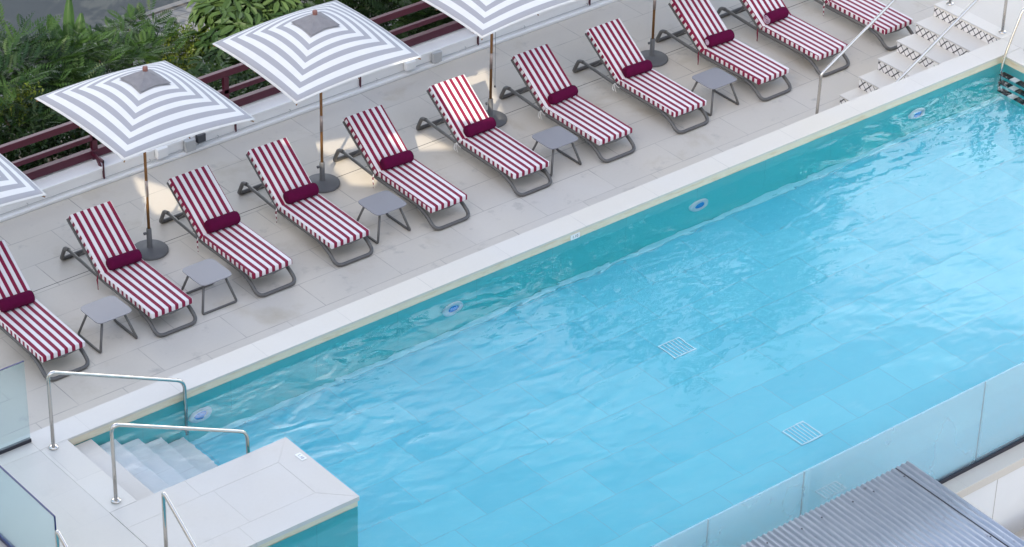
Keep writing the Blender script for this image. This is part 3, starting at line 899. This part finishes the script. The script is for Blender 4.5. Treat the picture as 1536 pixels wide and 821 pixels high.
for i, (x, y, rz, lab) in enumerate(UP):
    o = um if i == 0 else copy_tree(um)
    o.location = (x, y, -D); o.rotation_euler = (0, 0, R_(rz))
    tl, dz, dx, dy = {1: (3.5, .065, .03, -.02), 2: (-1.8, -.012, -.03, .04), 0: (.8, .01, 0, 0), 3: (-1.0, 0, 0, 0), 4: (.5, 0, 0, 0)}[i]
    Tm = Matrix.Translation((dx, dy, dz + 2.1)) @ Matrix.Rotation(R_(tl), 4, 'Y') @ Matrix.Translation((0, 0, -2.1))
    for k in o.children:
        if k.name.split('.')[0] in ('canopy', 'vent_cap', 'finial', 'rib'): k.matrix_basis = Tm
    tag(o, lab, 'parasol', 'striped square parasols behind the loungers')
    if i in (1, 3):
        b = MB(); b.tube([(.03, -.02, 1.9), (.045, -.03, 1.2), (.05, -.03, .55)] if i == 3 else [(-.025, -.02, 1.0), (-.04, -.03, .75), (-.10, -.03, .50), (-.16, -.05, .44)], .0028, 4)
        if i == 3: b.lathe([(0, 0), (.012, .005), (.014, .02), (.005, .04), (0, .042)], (.05, -.03, .515), 8)
        b.build('cord', M['plastic_dark'] if i == 3 else M['rope'], o)

# ------------------------------------------------------------------ steel handrails
def flange(t, x, y, z=0.004):
    b = MB(); b.lathe([(0, 0), (.052, 0), (.055, .006), (.050, .018), (.030, .024), (0, .024)], (x, y, z), 24); b.build('flange', M['steel'], t)
def rail(name, lab, pts, flanges, r=.0215, fil=.06, cat='handrail', grp=None):
    t = empty(name, (0, 0, 0), 0, lab, cat, grp)
    p0 = pts[0]
    t.location = p0
    b = MB(); b.tube([Vector(p) - Vector(p0) for p in pts], r, 12, fillet=fil, fseg=6); b.build('rail', M['steel'], t)
    for f in flanges: flange(t, f[0] - p0[0], f[1] - p0[1], f[2] - p0[2])
    return t
rail('handrail', 'steel handrail dropping into the water along the back edge of the pool steps', [(-.20, -.046, 0), (-.20, -.046, 1.01), (1.52, -.046, .18), (1.525, -.046, -.9)], [(-.20, -.046, .004)], fil=.11)
rail('handrail', 'steel handrail dropping into the water beside the stone platform', [(-.18, -1.29, 0), (-.18, -1.29, 1.012), (1.525, -1.29, .18), (1.53, -1.29, -.9)], [(-.18, -1.29, .004)], fil=.11)
rail('handrail', 'steel handrail on the stone platform, cut off by the bottom edge', [(-.385, -2.60, 0), (-.385, -2.60, 1.0), (-.385, -3.9, .12), (-.385, -3.9, -.8)], [(-.385, -2.60, .005)], fil=.06)
rail('handrail', 'short steel handrail at the corner of the lower left glass panel', [(-1.58, -2.49, 0), (-1.58, -2.49, 1.0), (-1.58, -3.8, .12), (-1.58, -3.8, -.8)], [(-1.58, -2.49, .004)], fil=.05)
sl = .56
y = 1.52
rail('stair_handrail', 'slanted steel handrail on the lounger side of the lattice stairs', [(13.03, y, -D), (13.05, y, -.32), (15.56, y, -.32 + 2.51 * sl), (15.56, y, 0)], [(15.56, y, .004)], fil=.04)
y = .47
rail('stair_handrail', 'slanted steel handrail on the pool side of the lattice stairs', [(13.05, y, -D), (13.05, y, -.33), (15.52, y, -.33 + 2.47 * sl), (15.52, y, 0)], [(15.52, y, .004)], fil=.04)
# pool ladder at the far corner
t = empty('pool_ladder', (14.95, -.2, -.1), 0, 'steel pool ladder with black and white treads at the far corner', 'ladder')
def lad(y):
    b = MB(); b.tube([(.42, y, .10), (.42, y, .72), (.27, y, .82), (.02, y, .20), (-.04, y, -.06), (-.04, y, -.78)], .02, 10, fillet=.10, fseg=5); b.build('rail', M['steel'], t)
lad(.10); lad(-.42)
for k in range(3):
    b = MB()
    for q, (ya, yb) in enumerate(((-.10, .09), (-.215, -.105), (-.41, -.22))):
        b.box((-.085, ya, -.20 - .27 * k), (.02, yb, -.165 - .27 * k), .004, mi=q % 2)
    b.build('tread', [M['black'], M['plastic_white']], t)

# ------------------------------------------------------------------ glass balustrades
t = empty('glass_panel', (-2, .21, 0), 0, 'clear glass balustrade panel at the left edge above the first lounger', 'glass panel')
b = MB(); b.box((-3, -.007, .05), (1.66, .007, 1.068), .002, 1); b.build('pane', M['glass'], t)
b = MB(); b.box((-3, -.0075, 1.069), (1.66, .0075, 1.078)); b.build('top_edge', M['glass_edge'], t)
b = MB(); b.box((-3, -.022, .003), (1.665, .022, .049), .003, 1); b.build('base_channel', M['dark'], t)
t = empty('glass_panel', (-1.49, -1.6, 0), 0, 'clear glass balustrade panel with a dark blue rim in the bottom left corner', 'glass panel')
b = MB(); b.box((-.007, -.70, .05), (.007, 1.5, 1.008), .002, 1); b.build('pane', M['glass'], t)
b = MB(); b.box((-.008, -.70, 1.009), (.008, 1.5, 1.020)); b.box((-.008, -.712, .05), (.008, -.702, 1.018)); b.build('top_edge', M['glass_edge'], t)
b = MB(); b.box((-.022, -.71, .003), (.022, 1.5, .049), .003, 1); b.build('base_channel', M['glass_edge'], t)

# ------------------------------------------------------------------ pool fittings
M['bezel'] = plain('light_bezel', (.62, .80, .86), .4, var=.03)
M['drain'] = plain('drain_frame', (.52, .84, .92), .4, var=.03)
def plight_mats():
    m, nt, p = mat('pool_light_lens'); p.inputs['Base Color'].default_value = (.02, .30, .78, 1); p.inputs['Roughness'].default_value = .25
    return m
M['lens'] = plight_mats()
for x, lab in ((1.75, 'round blue pool light under the water beside the shallow steps'), (5.41, 'round blue pool light in the pool wall below the table by the second parasol'),
               (9.42, 'round blue pool light right of the depth marker on the long pool wall'), (13.40, 'round blue pool light nearest the ladder corner')):
    t = empty('pool_light', (x, .014, -.655), 0, lab, 'pool light', 'round lights in the long pool wall')
    b = MB(); b.lathe([(.082, -.020), (.090, -.030), (.138, -.028), (.154, -.014), (.156, 0)], n=32, axis='Y'); b.build('bezel', M['bezel'], t)
    b = MB(); b.lathe([(0, -.018), (.05, -.018), (.088, -.016)], n=28, axis='Y'); b.build('lens', M['lens'], t)
for y, lab in ((-1.94, 'white framed floor drain in the middle of the pool'), (-4.13, 'white framed floor drain near the glass side of the pool')):
    t = empty('floor_drain', (7.34, y, FZ + .004), 0, lab, 'drain', 'square drains in the pool floor')
    b = MB(); s = .17
    q = .020
    b.box((-s, -s, 0), (s, -s + q, .012)); b.box((-s, s - q, 0), (s, s, .012)); b.box((-s, -s + q, 0), (-s + q, s - q, .012)); b.box((s - q, -s + q, 0), (s, s - q, .012))
    b.build('frame', M['drain'], t)
    b = MB()
    for k in range(5): b.box((-.105 + .05 * k, -.148, .001), (-.092 + .05 * k, .148, .009))
    b.build('grate', M['drain'], t)
def text_mesh(body, size, m, parent, loc, rot):
    cu = bpy.data.curves.new('t', 'FONT'); cu.body = body; cu.size = size; cu.extrude = .0004; cu.align_x = 'CENTER'; cu.align_y = 'CENTER'
    o = bpy.data.objects.new('t', cu); COL.objects.link(o)
    bpy.context.view_layer.update()
    me = bpy.data.meshes.new_from_object(o.evaluated_get(bpy.context.evaluated_depsgraph_get()))
    bpy.data.objects.remove(o)
    me.materials.clear(); me.materials.append(m)
    q = bpy.data.objects.new('digits', me); q.location = loc; q.rotation_euler = rot
    return link(q, parent)
M['ink'] = plain('ink', (.03, .03, .08), .5)
t = empty('depth_marker', (7.33, .012, -.088), 0, 'small white depth marker reading 1.10 on the long pool edge', 'sign')
b = MB(); b.box((-.075, -.006, -.036), (.075, .004, .036), .001, 1); b.build('plate', M['plastic_white'], t)
text_mesh('1.10', .055, M['ink'], t, (0, -.0068, 0), (R_(90), 0, 0))
t = empty('depth_marker', (1.86, -1.83, .006), R_(-90), 'small white depth marker reading 1.10 on the stone platform', 'sign')
b = MB(); b.box((-.07, -.036, 0), (.07, .036, .004), .001, 1); b.build('plate', M['plastic_white'], t)
text_mesh('1.10', .055, M['ink'], t, (0, 0, .0046), (0, 0, 0))

# ------------------------------------------------------------------ corrugated shelter roof, bottom right
t = empty('shelter_roof', (5.5, -7.2, -2.45), 0, 'grey corrugated metal shelter roof in the bottom right corner', 'roof')
x1 = 7.27; x0 = -1.5; y0 = -5.82; y1 = -10.2; zz0 = -.135; sl_ = -.030
per = .078; am = .015
nx = int((x1 - x0) / per * 8)
V = []; F = []
for j, y in enumerate((y0, (y0 + y1) / 2, y1)):
    for k in range(nx + 1):
        x = x0 + (x1 - x0) * k / nx
        ph = (x1 - x) / per
        z = zz0 - (y0 - y) * -sl_ + am * (math.cos(2 * math.pi * ph)) ** 1 + .0
        z += .004 if ph < 1.5 else 0
        V.append((x - 5.5, y + 7.2, z + 2.45))
for j in range(2):
    for k in range(nx):
        a = j * (nx + 1) + k; F.append((a, a + 1, a + nx + 2, a + nx + 1))
o = pymesh('metal_sheet', V, F, M['roof'], t, smooth=True)
md = o.modifiers.new('thick', 'SOLIDIFY'); md.thickness = .003
b = MB()
for y in (y0 - .10, y1 + 2.2): b.box((x0 - 5.5, y - .05 + 7.2, 2.45 + zz0 - .16 - (y0 - y) * .03), (x1 - .05 - 5.5, y + .05 + 7.2, 2.45 + zz0 - .03 - (y0 - y) * .03))
b.build('beam', M['frame'], t)
for x in (7.1, 3.2, -.8):
    for y in (-5.92, -9.4):
        b = MB(); b.box((x - .05 - 5.5, y - .05 + 7.2, 0), (x + .05 - 5.5, y + .05 + 7.2, 2.45 + zz0 - .18)); b.build('post', M['frame'], t)
b = MB(); xx = x1 - 2.5 * per
b.box((xx - .004 - 5.5, y1 + 7.2, 2.45 + zz0 + .012 + (y1 - y0) * .03), (xx + .004 - 5.5, y0 + 7.2 - .01, 2.45 + zz0 + .016), mat=None)
for v in b.bm.verts: v.co.z = 2.45 + zz0 - (y0 - (v.co.y - 7.2)) * .03 + (.013 if v.co.z > 2.45 + zz0 + .0139 else .003)
b.build('sheet_seam', M['dark'], t)
for yy in (-5.98, -7.3):
    for k in range(7):
        xq = x1 - (3 + k * 5 + (k % 2)) * per
        b = MB(); b.lathe([(0, .004), (.009, .003), (.010, -.004)], (xq - 5.5, yy + rng.uniform(-.03, .03) + 7.2, 2.45 + zz0 - (y0 - yy) * .03 + am + .003), 8); b.build('screw', M['dark'], t)

# ------------------------------------------------------------------ plants
nr = np.random.default_rng(11)
def rotm(yaw, pitch, roll):
    return np.array(Matrix.Rotation(yaw, 3, 'Z') @ Matrix.Rotation(pitch, 3, 'Y') @ Matrix.Rotation(roll, 3, 'X'))
def leaflet(P, dirv, side, ln, w):
    """one rhombic leaflet as a quad"""
    m = P + dirv * ln * .45
    return [P, m + side * w, P + dirv * ln, m - side * w]
def frond(ln=.58, pairs=9, lw=.046, ll=.17):
    """pinnate frond along +x, drooping; unit mesh (verts, faces)"""
    V = []; F = []
    for k in range(pairs):
        u = (k + 1) / pairs
        P = np.array([ln * u, 0, -.30 * ln * u * u])
        sz = ll * (math.sin(math.pi * min(.97, u * .85 + .12)))
        for s in (-1, 1):
            dv = np.array([.55, s * .83, -.12]); dv /= np.linalg.norm(dv)
            sd = np.array([.83, -s * .55, .25 * s])
            q = leaflet(P, dv, sd, sz, lw * .5 * (.6 + .6 * sz / ll))
            b = len(V); V += q; F.append((b, b + 1, b + 2, b + 3))
    b = len(V); V += [np.array([0, -.004, 0]), np.array([0, .004, 0]), np.array([ln, .002, -.30 * ln]), np.array([ln, -.002, -.30 * ln])]; F.append((b, b + 1, b + 2, b + 3))
    return np.array(V), np.array(F)
def whorl(n=8, ll=.18, w=.078):
    V = []; F = []
    for k in range(n):
        a = 2 * math.pi * k / n + .2 * math.sin(k * 3.1)
        c, s = math.cos(a), math.sin(a)
        dr = np.array([c, s, -.28]); sd = np.array([-s, c, 0])
        P = dr * .05
        pts = [P, P + dr * ll * .35 + sd * w * .42 + [0, 0, .012], P + dr * ll * .72 + sd * w * .40 + [0, 0, .006], P + dr * ll - [0, 0, .02], P + dr * ll * .72 - sd * w * .40 + [0, 0, .006], P + dr * ll * .35 - sd * w * .42 + [0, 0, .012]]
        b = len(V); V += [np.array(p) for p in pts]
        F.append((b, b + 1, b + 2, b + 3)); F.append((b, b + 3, b + 4, b + 5))
    V += [np.array(p) for p in ((0, .004, 0), (0, -.004, 0), (.02, 0, -.22), (.02, .006, -.22))]
    b = len(V) - 4; F.append((b, b + 1, b + 2, b + 3))
    return np.array(V), np.array(F)
def sprig(n=9, ll=.075, w=.035, ln=.28):
    V = []; F = []
    for k in range(n):
        u = (k + .5) / n
        P = np.array([ln * u, 0, .02 * math.sin(3 * u)])
        a = k * 2.4
        dv = np.array([.5, .8 * math.cos(a), .8 * math.sin(a)]); dv /= np.linalg.norm(dv)
        sd = np.cross(dv, [.3, .1, 1.0]); sd /= np.linalg.norm(sd)
        q = leaflet(P, dv, sd, ll, w * .5); b = len(V); V += q; F.append((b, b + 1, b + 2, b + 3))
    return np.array(V), np.array(F)
UNIT = {'frond': frond(), 'whorl': whorl(), 'sprig': sprig()}
def crown(name, clumps, unit, m, parent, count, size=(.8, 1.25), up=.25, droop=.2, tone=(.1, .9)):
    """many leaf units spread on and in a set of uneven clumps [(centre, radius)]"""
    uv, uf = UNIT[unit]
    VV = []; FF = []; TT = []
    tot = sum(r ** 2 for c, r in clumps)
    base = 0
    for c, r in clumps:
        ct = nr.uniform(-.18, .18)
        for _ in range(max(3, int(count * r * r / tot))):
            d = nr.normal(size=3); d /= np.linalg.norm(d)
            if d[2] < -.5: d[2] *= -.4
            rad = r * (nr.uniform(.45, 1.0) ** .6) * (1 + .18 * nr.normal())
            P = np.array(c) + d * rad * np.array([1, 1, .8])
            yaw = math.atan2(d[1], d[0]) + nr.normal() * .5
            pit = -math.asin(max(-1, min(1, d[2] * .6 + up))) + droop * nr.uniform(0, 1)
            if unit == 'whorl':
                Rm = rotm(yaw, .55 * (1 - max(0, d[2])) + nr.normal() * .2, nr.normal() * .2)
            else: Rm = rotm(yaw, pit, nr.normal() * .5)
            s = nr.uniform(*size)
            VV.append(uv @ Rm.T * s + P); FF.append(uf + base); base += len(uv)
            h = .5 + .5 * d[2]
            TT += list(np.clip(tone[0] + (tone[1] - tone[0]) * (nr.uniform(0, 1)) + ct + nr.normal(size=len(uf)) * .06, 0, 1))
    return pymesh(name, np.concatenate(VV), np.concatenate(FF), m, parent, attr=TT)
GZ = -4.55
def plant(name, lab, cat, base, clumps, unit, m, count, group=None, trunk=.05, **kw):
    x, y = base
    t = empty(name, (x, y, GZ), 0, lab, cat, group)
    loc = [((c[0] - x, c[1] - y, c[2] - GZ), r) for c, r in clumps]
    crown('crown', loc, unit, m, t, count, **kw)
    b = MB()
    for c, r in loc:
        mid = (c[0] * .35 + nr.normal() * .05, c[1] * .35 + nr.normal() * .05, c[2] * .5)
        pts = [Vector((nr.normal() * .05, nr.normal() * .05, 0)), Vector(mid), Vector((c[0], c[1], c[2] - r * .1))]
        pts = [pts[0], (pts[0] + pts[1]) / 2 + Vector((.02, .03, 0)), pts[1], (pts[1] + pts[2]) / 2, pts[2]]
        b.tube(pts, trunk, 7, radii=[trunk, trunk * .85, trunk * .7, trunk * .5, trunk * .25])
    b.build('trunk', M['bark'], t)
    return t
CX, CY, CZ = -12.9274, -23.2380, 18.9
FW = Vector((0.5386300226, 0.6502873216, -0.5357276342)); RT = Vector((0.7783130450, -0.6275315670, 0.0208071236)); UPV = Vector((0.3226553931, 0.4281711477, 0.8441344476))

def blob(cx, cy, cz, r, n, spread=1.0, zs=.7, rr=(.45, .75)):
    out = [((cx, cy, cz), r * .75)]
    for k in range(n):
        a = nr.uniform(0, 2 * math.pi); q = nr.uniform(.35, 1.0) * r * spread
        out.append(((cx + q * math.cos(a), cy + q * math.sin(a), cz + nr.uniform(-.6, .5) * r * zs), r * nr.uniform(*rr)))
    return out
def at(px, py, Y):
    v = FW * 4373.658 + RT * (px - 768) - UPV * (py - 410.5)
    k = (Y - CY) / v.y
    return (CX + v.x * k, Y, CZ + v.z * k)
def cl(lst): return [(at(a, b_, Y), r) for a, b_, Y, r in lst]
def base(lst):
    c = [at(a, b_, Y) for a, b_, Y, r in lst]
    return (sum(p[0] for p in c) / len(c), sum(p[1] for p in c) / len(c))
def P(name, lab, cat, lst, unit, m, count, group=None, **kw):
    return plant(name, lab, cat, base(lst), cl(lst), unit, M[m], count, group, **kw)
P('feathery_shrub', 'dark green feathery shrub filling the left edge below the road', 'shrub',
  [(15, 105, 9.0, .62), (50, 125, 8.7, .62), (5, 150, 8.2, .65), (65, 180, 7.9, .6), (105, 150, 8.3, .55), (20, 205, 7.5, .6), (38, 85, 9.4, .36), (75, 110, 8.8, .5), (120, 190, 7.7, .45)], 'frond', 'leaf_feather', 1200, size=(.42, .75), tone=(0, .75))
P('feathery_shrub', 'green feathery shrub standing against the honeycomb pavement', 'shrub',
  [(190, 62, 9.6, .32), (222, 50, 9.8, .32), (238, 78, 9.3, .32), (182, 95, 9.0, .42), (215, 100, 8.9, .4), (250, 100, 8.8, .25), (155, 115, 8.7, .42), (195, 40, 9.8, .2)], 'frond', 'leaf_feather', 620, size=(.38, .6), tone=(.15, .9))
P('feathery_shrub', 'light green young feathery shrub in front of the tall paddle leaves', 'shrub',
  [(112, 82, 9.0, .32), (132, 68, 9.1, .26), (150, 88, 8.9, .28), (95, 105, 8.7, .3)], 'frond', 'leaf_feather', 190, size=(.34, .5), tone=(.6, 1.0))
P('yellow_shrub', 'yellow green shrub between the two left parasols', 'shrub',
  [(276, 88, 9.0, .3), (292, 76, 9.2, .26), (303, 96, 8.8, .25), (262, 108, 8.6, .24)], 'sprig', 'leaf_yellow', 420, size=(.6, 1.0), tone=(0, .8))
P('yellow_shrub', 'low yellow green shrub glowing behind the railing at the left edge', 'shrub',
  [(12, 158, 7.9, .16), (38, 155, 7.9, .13), (8, 172, 7.8, .14)], 'sprig', 'leaf_yellow', 90, size=(.6, 1.0), tone=(0, .9))
P('umbrella_tree', 'tree with whorls of oval leaves between the two left parasols', 'tree',
  [(335, 22, 9.2, .42), (362, 48, 8.8, .45), (330, 66, 8.7, .28), (400, 12, 9.2, .5), (325, 112, 8.0, .3), (352, 100, 8.0, .4), (392, 128, 7.4, .4), (432, 25, 8.9, .45), (335, -5, 9.5, .4), (350, 140, 7.3, .35), (303, 120, 7.9, .2)], 'whorl', 'leaf_schef', 250, size=(1.05, 1.65), tone=(0, 1), trunk=.07)
P('feathery_tree', 'dark feathery tree behind the railing, between the second and third parasols', 'tree',
  [(555, 8, 8.8, .6), (600, 38, 8.0, .5), (650, 28, 7.8, .5), (690, 45, 7.4, .45), (620, -10, 8.9, .7), (480, 0, 9.2, .4), (520, -20, 9.3, .6), (720, 0, 7.9, .6)], 'frond', 'leaf_dark', 1200, size=(.55, .95), tone=(0, .9))
P('leafy_shrub', 'dark leafy shrub seen through the railing at the far left', 'shrub',
  [(40, 235, 7.2, .4), (110, 210, 7.2, .4), (150, 190, 7.4, .4), (0, 255, 7.2, .4), (190, 175, 7.6, .35)], 'sprig', 'leaf_dark', 900, size=(.8, 1.3), tone=(0, .6))
P('leafy_shrub', 'dark leafy shrub seen through the railing below the umbrella tree', 'shrub',
  [(330, 155, 7.2, .36), (400, 148, 7.1, .34), (370, 175, 7.0, .3), (440, 135, 7.1, .34)], 'sprig', 'leaf_dark', 600, size=(.8, 1.3), tone=(0, .7))
# ground cover under the shrubs: one thick mass of small leaves
und = []
for k in range(60):
    x = -2 + 16 * (k + .5) / 60
    for y in (7.0, 7.9, 8.8):
        und.append(((x + nr.normal() * .15, y + nr.normal() * .2, -3.6 + nr.normal() * .3 - (y - 7) * .15), .7))
tag(crown('ground_cover', und, 'sprig', M['leaf_dark'], None, 7500, size=(1.0, 1.9), tone=(0, .5)), kind='stuff')
# paddle-leaved plant
px0 = at(105, 60, 9.6)
t = empty('paddle_leaf_plant', (px0[0], px0[1], GZ), 0, 'tall plant with upright paddle shaped leaves in front of the road', 'plant')
leaves = [((102, 90), (104, -4), 9.6, .085), ((100, 95), (74, 26), 9.5, .11), ((112, 95), (122, 22), 9.5, .10), ((128, 90), (146, 46), 9.4, .07), ((130, 95), (135, 40), 9.3, .06)]
for (a0, a1, Y, hw) in leaves:
    p0 = Vector(at(a0[0], a0[1], Y)); p1 = Vector(at(a1[0], a1[1], Y + .05))
    side = Vector((.85, -.45, .1)).normalized()
    bend = (p1 - p0).cross(side).normalized()
    V = []; F = []
    n = 12
    for k in range(n + 1):
        u = k / n
        c_ = p0.lerp(p1, u) + bend * (.10 * u * u)
        wd = hw * (max(0.02, math.sin(math.pi * min(1, (u * .96 + .02) ** 1.1))) ** .7)
        for s in (-1, -.5, 0, .5, 1):
            q = c_ + side * (wd * s) - bend * (.05 * (1 - abs(s)))
            V.append((q.x - px0[0], q.y - px0[1], q.z - GZ))
    for k in range(n):
        for j in range(4): F.append((k * 5 + j, k * 5 + j + 1, k * 5 + j + 6, k * 5 + j + 5))
    pymesh('leaf', V, F, M['leaf_banana'], t, attr=[.35 + .5 * rng.random()] * len(F), smooth=True)
    b = MB(); q0 = p0 - Vector((px0[0], px0[1], GZ)); b.tube([(q0.x * .3, q0.y * .3, 0), q0 * .6 + Vector((0, 0, q0.z * .1)), q0], .025, 6); b.build('stalk', M['leaf_stalk'], t)
# tall trees further along the street side (their crowns rise above the picture and mirror in the pool)
def tall_tree(lab, x, y, h, r, n, m='leaf_dark'):
    c = blob(x, y, h, r, 9, 1.1, .9)
    return plant('street_tree', lab, 'tree', (x, y), c, 'frond', M[m], n, None, trunk=.16, size=(1.6, 2.6), tone=(0, .9))
tall_tree('tall dark street tree beyond the railing behind the cut off parasol', 13.5, 10.8, 5.6, 2.4, 620)
tall_tree('tall street tree beyond the railing and the loungers nearest the stairs', 18.2, 10.6, 6.9, 2.5, 700)
tall_tree('tall green street tree standing beyond the lattice stairs', 21.6, 11.0, 6.3, 2.2, 560, 'leaf_feather')
tall_tree('tall street tree at the far right beyond the stairs', 26.0, 10.4, 6.2, 2.4, 600)

tall_tree('unseen street tree added at the left to dapple the road', -1.5, 11.2, 1.5, 1.8, 110)  # three out-of-view trees, added to throw broken shade on road and pavement
tall_tree('unseen street tree added at the far left to shade the road', -4.6, 11.6, 2.4, 1.9, 100)
tall_tree('unseen small street tree added at the left to shade the pavement', 1.4, 9.9, 1.5, 1.4, 80)

# ------------------------------------------------------------------ camera
cam = bpy.data.cameras.new('camera'); co = bpy.data.objects.new('camera', cam); COL.objects.link(co)
cam.sensor_width = 36; cam.sensor_fit = 'HORIZONTAL'; cam.lens = 102.50760602
cam.clip_start = .5; cam.clip_end = 800
mw = Matrix(((RT.x, UPV.x, -FW.x, CX), (RT.y, UPV.y, -FW.y, CY), (RT.z, UPV.z, -FW.z, CZ), (0, 0, 0, 1)))
co.matrix_world = mw
S.camera = co

# ------------------------------------------------------------------ light
sv = Vector((-1.3, -1.05, 1.0)).normalized()           # towards the sun
sun = bpy.data.lights.new('sun', 'SUN'); sun.energy = 2.0; sun.angle = R_(.2); sun.color = (1, .88, .70)
so = bpy.data.objects.new('sun', sun); COL.objects.link(so)
so.rotation_euler = sv.to_track_quat('Z', 'Y').to_euler()
so.location = (-30, -20, 50)
CLOUD = 16.5
w = bpy.data.worlds.new('World'); S.world = w; w.use_nodes = True
nt = w.node_tree
bg = nt.nodes['Background']
sky = nt.nodes.new('ShaderNodeTexSky'); sky.sky_type = 'NISHITA'; sky.sun_disc = False
el = math.asin(sv.z); sky.sun_elevation = el; sky.sun_rotation = math.atan2(sv.x, sv.y)
sky.air_density = 1.0; sky.dust_density = 3.0; sky.ozone_density = 1.0
tc = nt.nodes.new('ShaderNodeTexCoord')
sep = nt.nodes.new('ShaderNodeSeparateXYZ'); nt.links.new(tc.outputs['Generated'], sep.inputs[0])
cn = noise(nt, mapping(nt, tc.outputs['Generated'], sc=(1, 1, 2.2)), 2.6, 6, .6, .4).outputs['Fac']
cf = math_n(nt, 'MULTIPLY', math_n(nt, 'SUBTRACT', cn, .47, True), 7.0, True)
dt = N(nt, 'ShaderNodeVectorMath', operation='DOT_PRODUCT'); L(nt, tc.outputs['Generated'], dt.inputs[0]); dt.inputs[1].default_value = Vector((.66, .62, .40)).normalized()
bank = N(nt, 'ShaderNodeMapRange', interpolation_type='SMOOTHSTEP'); L(nt, dt.outputs['Value'], bank.inputs[0])
bank.inputs[1].default_value = .72; bank.inputs[2].default_value = .93; bank.inputs[3].default_value = 0; bank.inputs[4].default_value = 1
bz = N(nt, 'ShaderNodeMapRange', interpolation_type='SMOOTHSTEP'); L(nt, sep.outputs[2], bz.inputs[0])
bz.inputs[1].default_value = .63; bz.inputs[2].default_value = .49; bz.inputs[3].default_value = 0; bz.inputs[4].default_value = 1
cb2 = math_n(nt, 'MULTIPLY', math_n(nt, 'MULTIPLY', bank.outputs[0], bz.outputs[0]), math_n(nt, 'ADD', math_n(nt, 'MULTIPLY', math_n(nt, 'SUBTRACT', cn, .36, True), 3.6, True), .15, True))
c0 = mixc(nt, math_n(nt, 'MULTIPLY', cf, .6), sky.outputs[0], (4.6, 4.8, 5.1))
L(nt, mixc(nt, cb2, c0, (CLOUD * .99, CLOUD * .985, CLOUD * 1.0)), bg.inputs[0]); bg.inputs[1].default_value = .15

# ------------------------------------------------------------------ added unseen blockers: hotel tower behind the viewpoint, pierced sun mask at left
def prism(b, poly, x0, x1):
    A = [b.bm.verts.new((x0, p[0], p[1])) for p in poly]; B = [b.bm.verts.new((x1, p[0], p[1])) for p in poly]
    return A, B
t = empty('hotel_tower', (-24, -33, -2.45), 0, 'unseen pale hotel tower added behind the viewpoint to shade the pool', 'building')
b = MB(); b.box((-3, -7, 0), (16, 7, 39)); b.build('wall', M['hotel'], t)
for fl in range(3, 11):
    for k in range(4):
        b = MB(); x = -2 + k * 4.3
        b.box((x, 7.01, fl * 3.2 + .9), (x + 2.2, 7.06, fl * 3.2 + 2.6))
        if fl % 2 == 0 and k % 2 == 0 and len(t.children) < 60: b.build('window', M['window'], t)
        else: b.bm.free()
WX = -8.0
def to_wall(x, y, z):
    k = (x - WX) / (-sv.x)
    return (y + sv.y * k, z + sv.z * k)
holes3 = [  # openings aimed along the sun at deck patches and one backrest
    [(4.62, 6.0, -D), (4.98, 5.1, -D), (4.90, 4.75, -D), (4.30, 4.90, -D), (4.36, 5.35, -D)],
    [(6.98, 5.24, -D), (7.80, 4.98, -D), (7.66, 4.76, -D), (7.02, 4.80, -D)],
    [(6.92, 4.70, -D), (7.22, 4.60, -D), (7.30, 3.92, -D), (7.06, 3.76, -D), (6.80, 4.00, -D), (6.84, 4.40, -D)],
    [(8.12, 4.58, -D), (8.46, 4.50, -D), (8.56, 3.90, -D), (8.02, 4.22, -D)],
    [(8.46, 3.84, -D + .52), (9.04, 3.62, -D + .40), (9.06, 4.44, -D + .98), (8.40, 4.44, -D + .98)],
]
def wall_with_holes(outer, holes, x0, x1):
    polys = [[Vector((y, z, 0)) for y, z in outer]] + [[Vector((y, z, 0)) for y, z in h] for h in holes]
    tris = tessellate_polygon(polys)
    flat = [p for q in polys for p in q]
    n = len(flat)
    V = [(x0, p.x, p.y) for p in flat] + [(x1, p.x, p.y) for p in flat]
    F = [tuple(tr) for tr in tris] + [tuple(n + i for i in reversed(tr)) for tr in tris]
    k = 0
    for q in polys:
        m = len(q)
        for i in range(m): F.append((k + i, k + (i + 1) % m, n + k + (i + 1) % m, n + k + i))
        k += m
    return V, F
outer = [(-11, -6), (1.5, -6), (1.5, 8.9), (-11, 31.3)]
outer = [(-16, -6), (6, -6), (1.2, 9.0), (-11, 31.0), (-16, 40)] if False else [(-11.2, -2.4), (2.2, -2.4), (2.2, 4.6), (-11.2, 18.0)]
V, F = wall_with_holes(outer, [[to_wall(*p) for p in h] for h in holes3], WX, WX - .06)  # blocker wall added out of view, its openings shaped to cast sun patches
o = pymesh('sun_mask_wall', [(a - WX, b_ + 5, c + 2.45) for a, b_, c in V], F, M['hotel'])
t = empty('sun_mask', (WX, -5, -2.45), 0, 'unseen light blocker added left of the pool, pierced to shape sun patches', 'building')
o.parent = t

# ------------------------------------------------------------------ render settings
S.view_settings.view_transform = 'Standard'
S.view_settings.look = 'None'
S.view_settings.exposure = 1.58
S.view_settings.gamma = 1.0
S.render.engine = 'CYCLES'
c = S.cycles
c.use_denoising = True
c.max_bounces = 14; c.transmission_bounces = 10; c.transparent_max_bounces = 16; c.glossy_bounces = 5; c.diffuse_bounces = 5
c.caustics_refractive = True; c.caustics_reflective = False
c.blur_glossy = 0.3
c.sample_clamp_indirect = 6.0
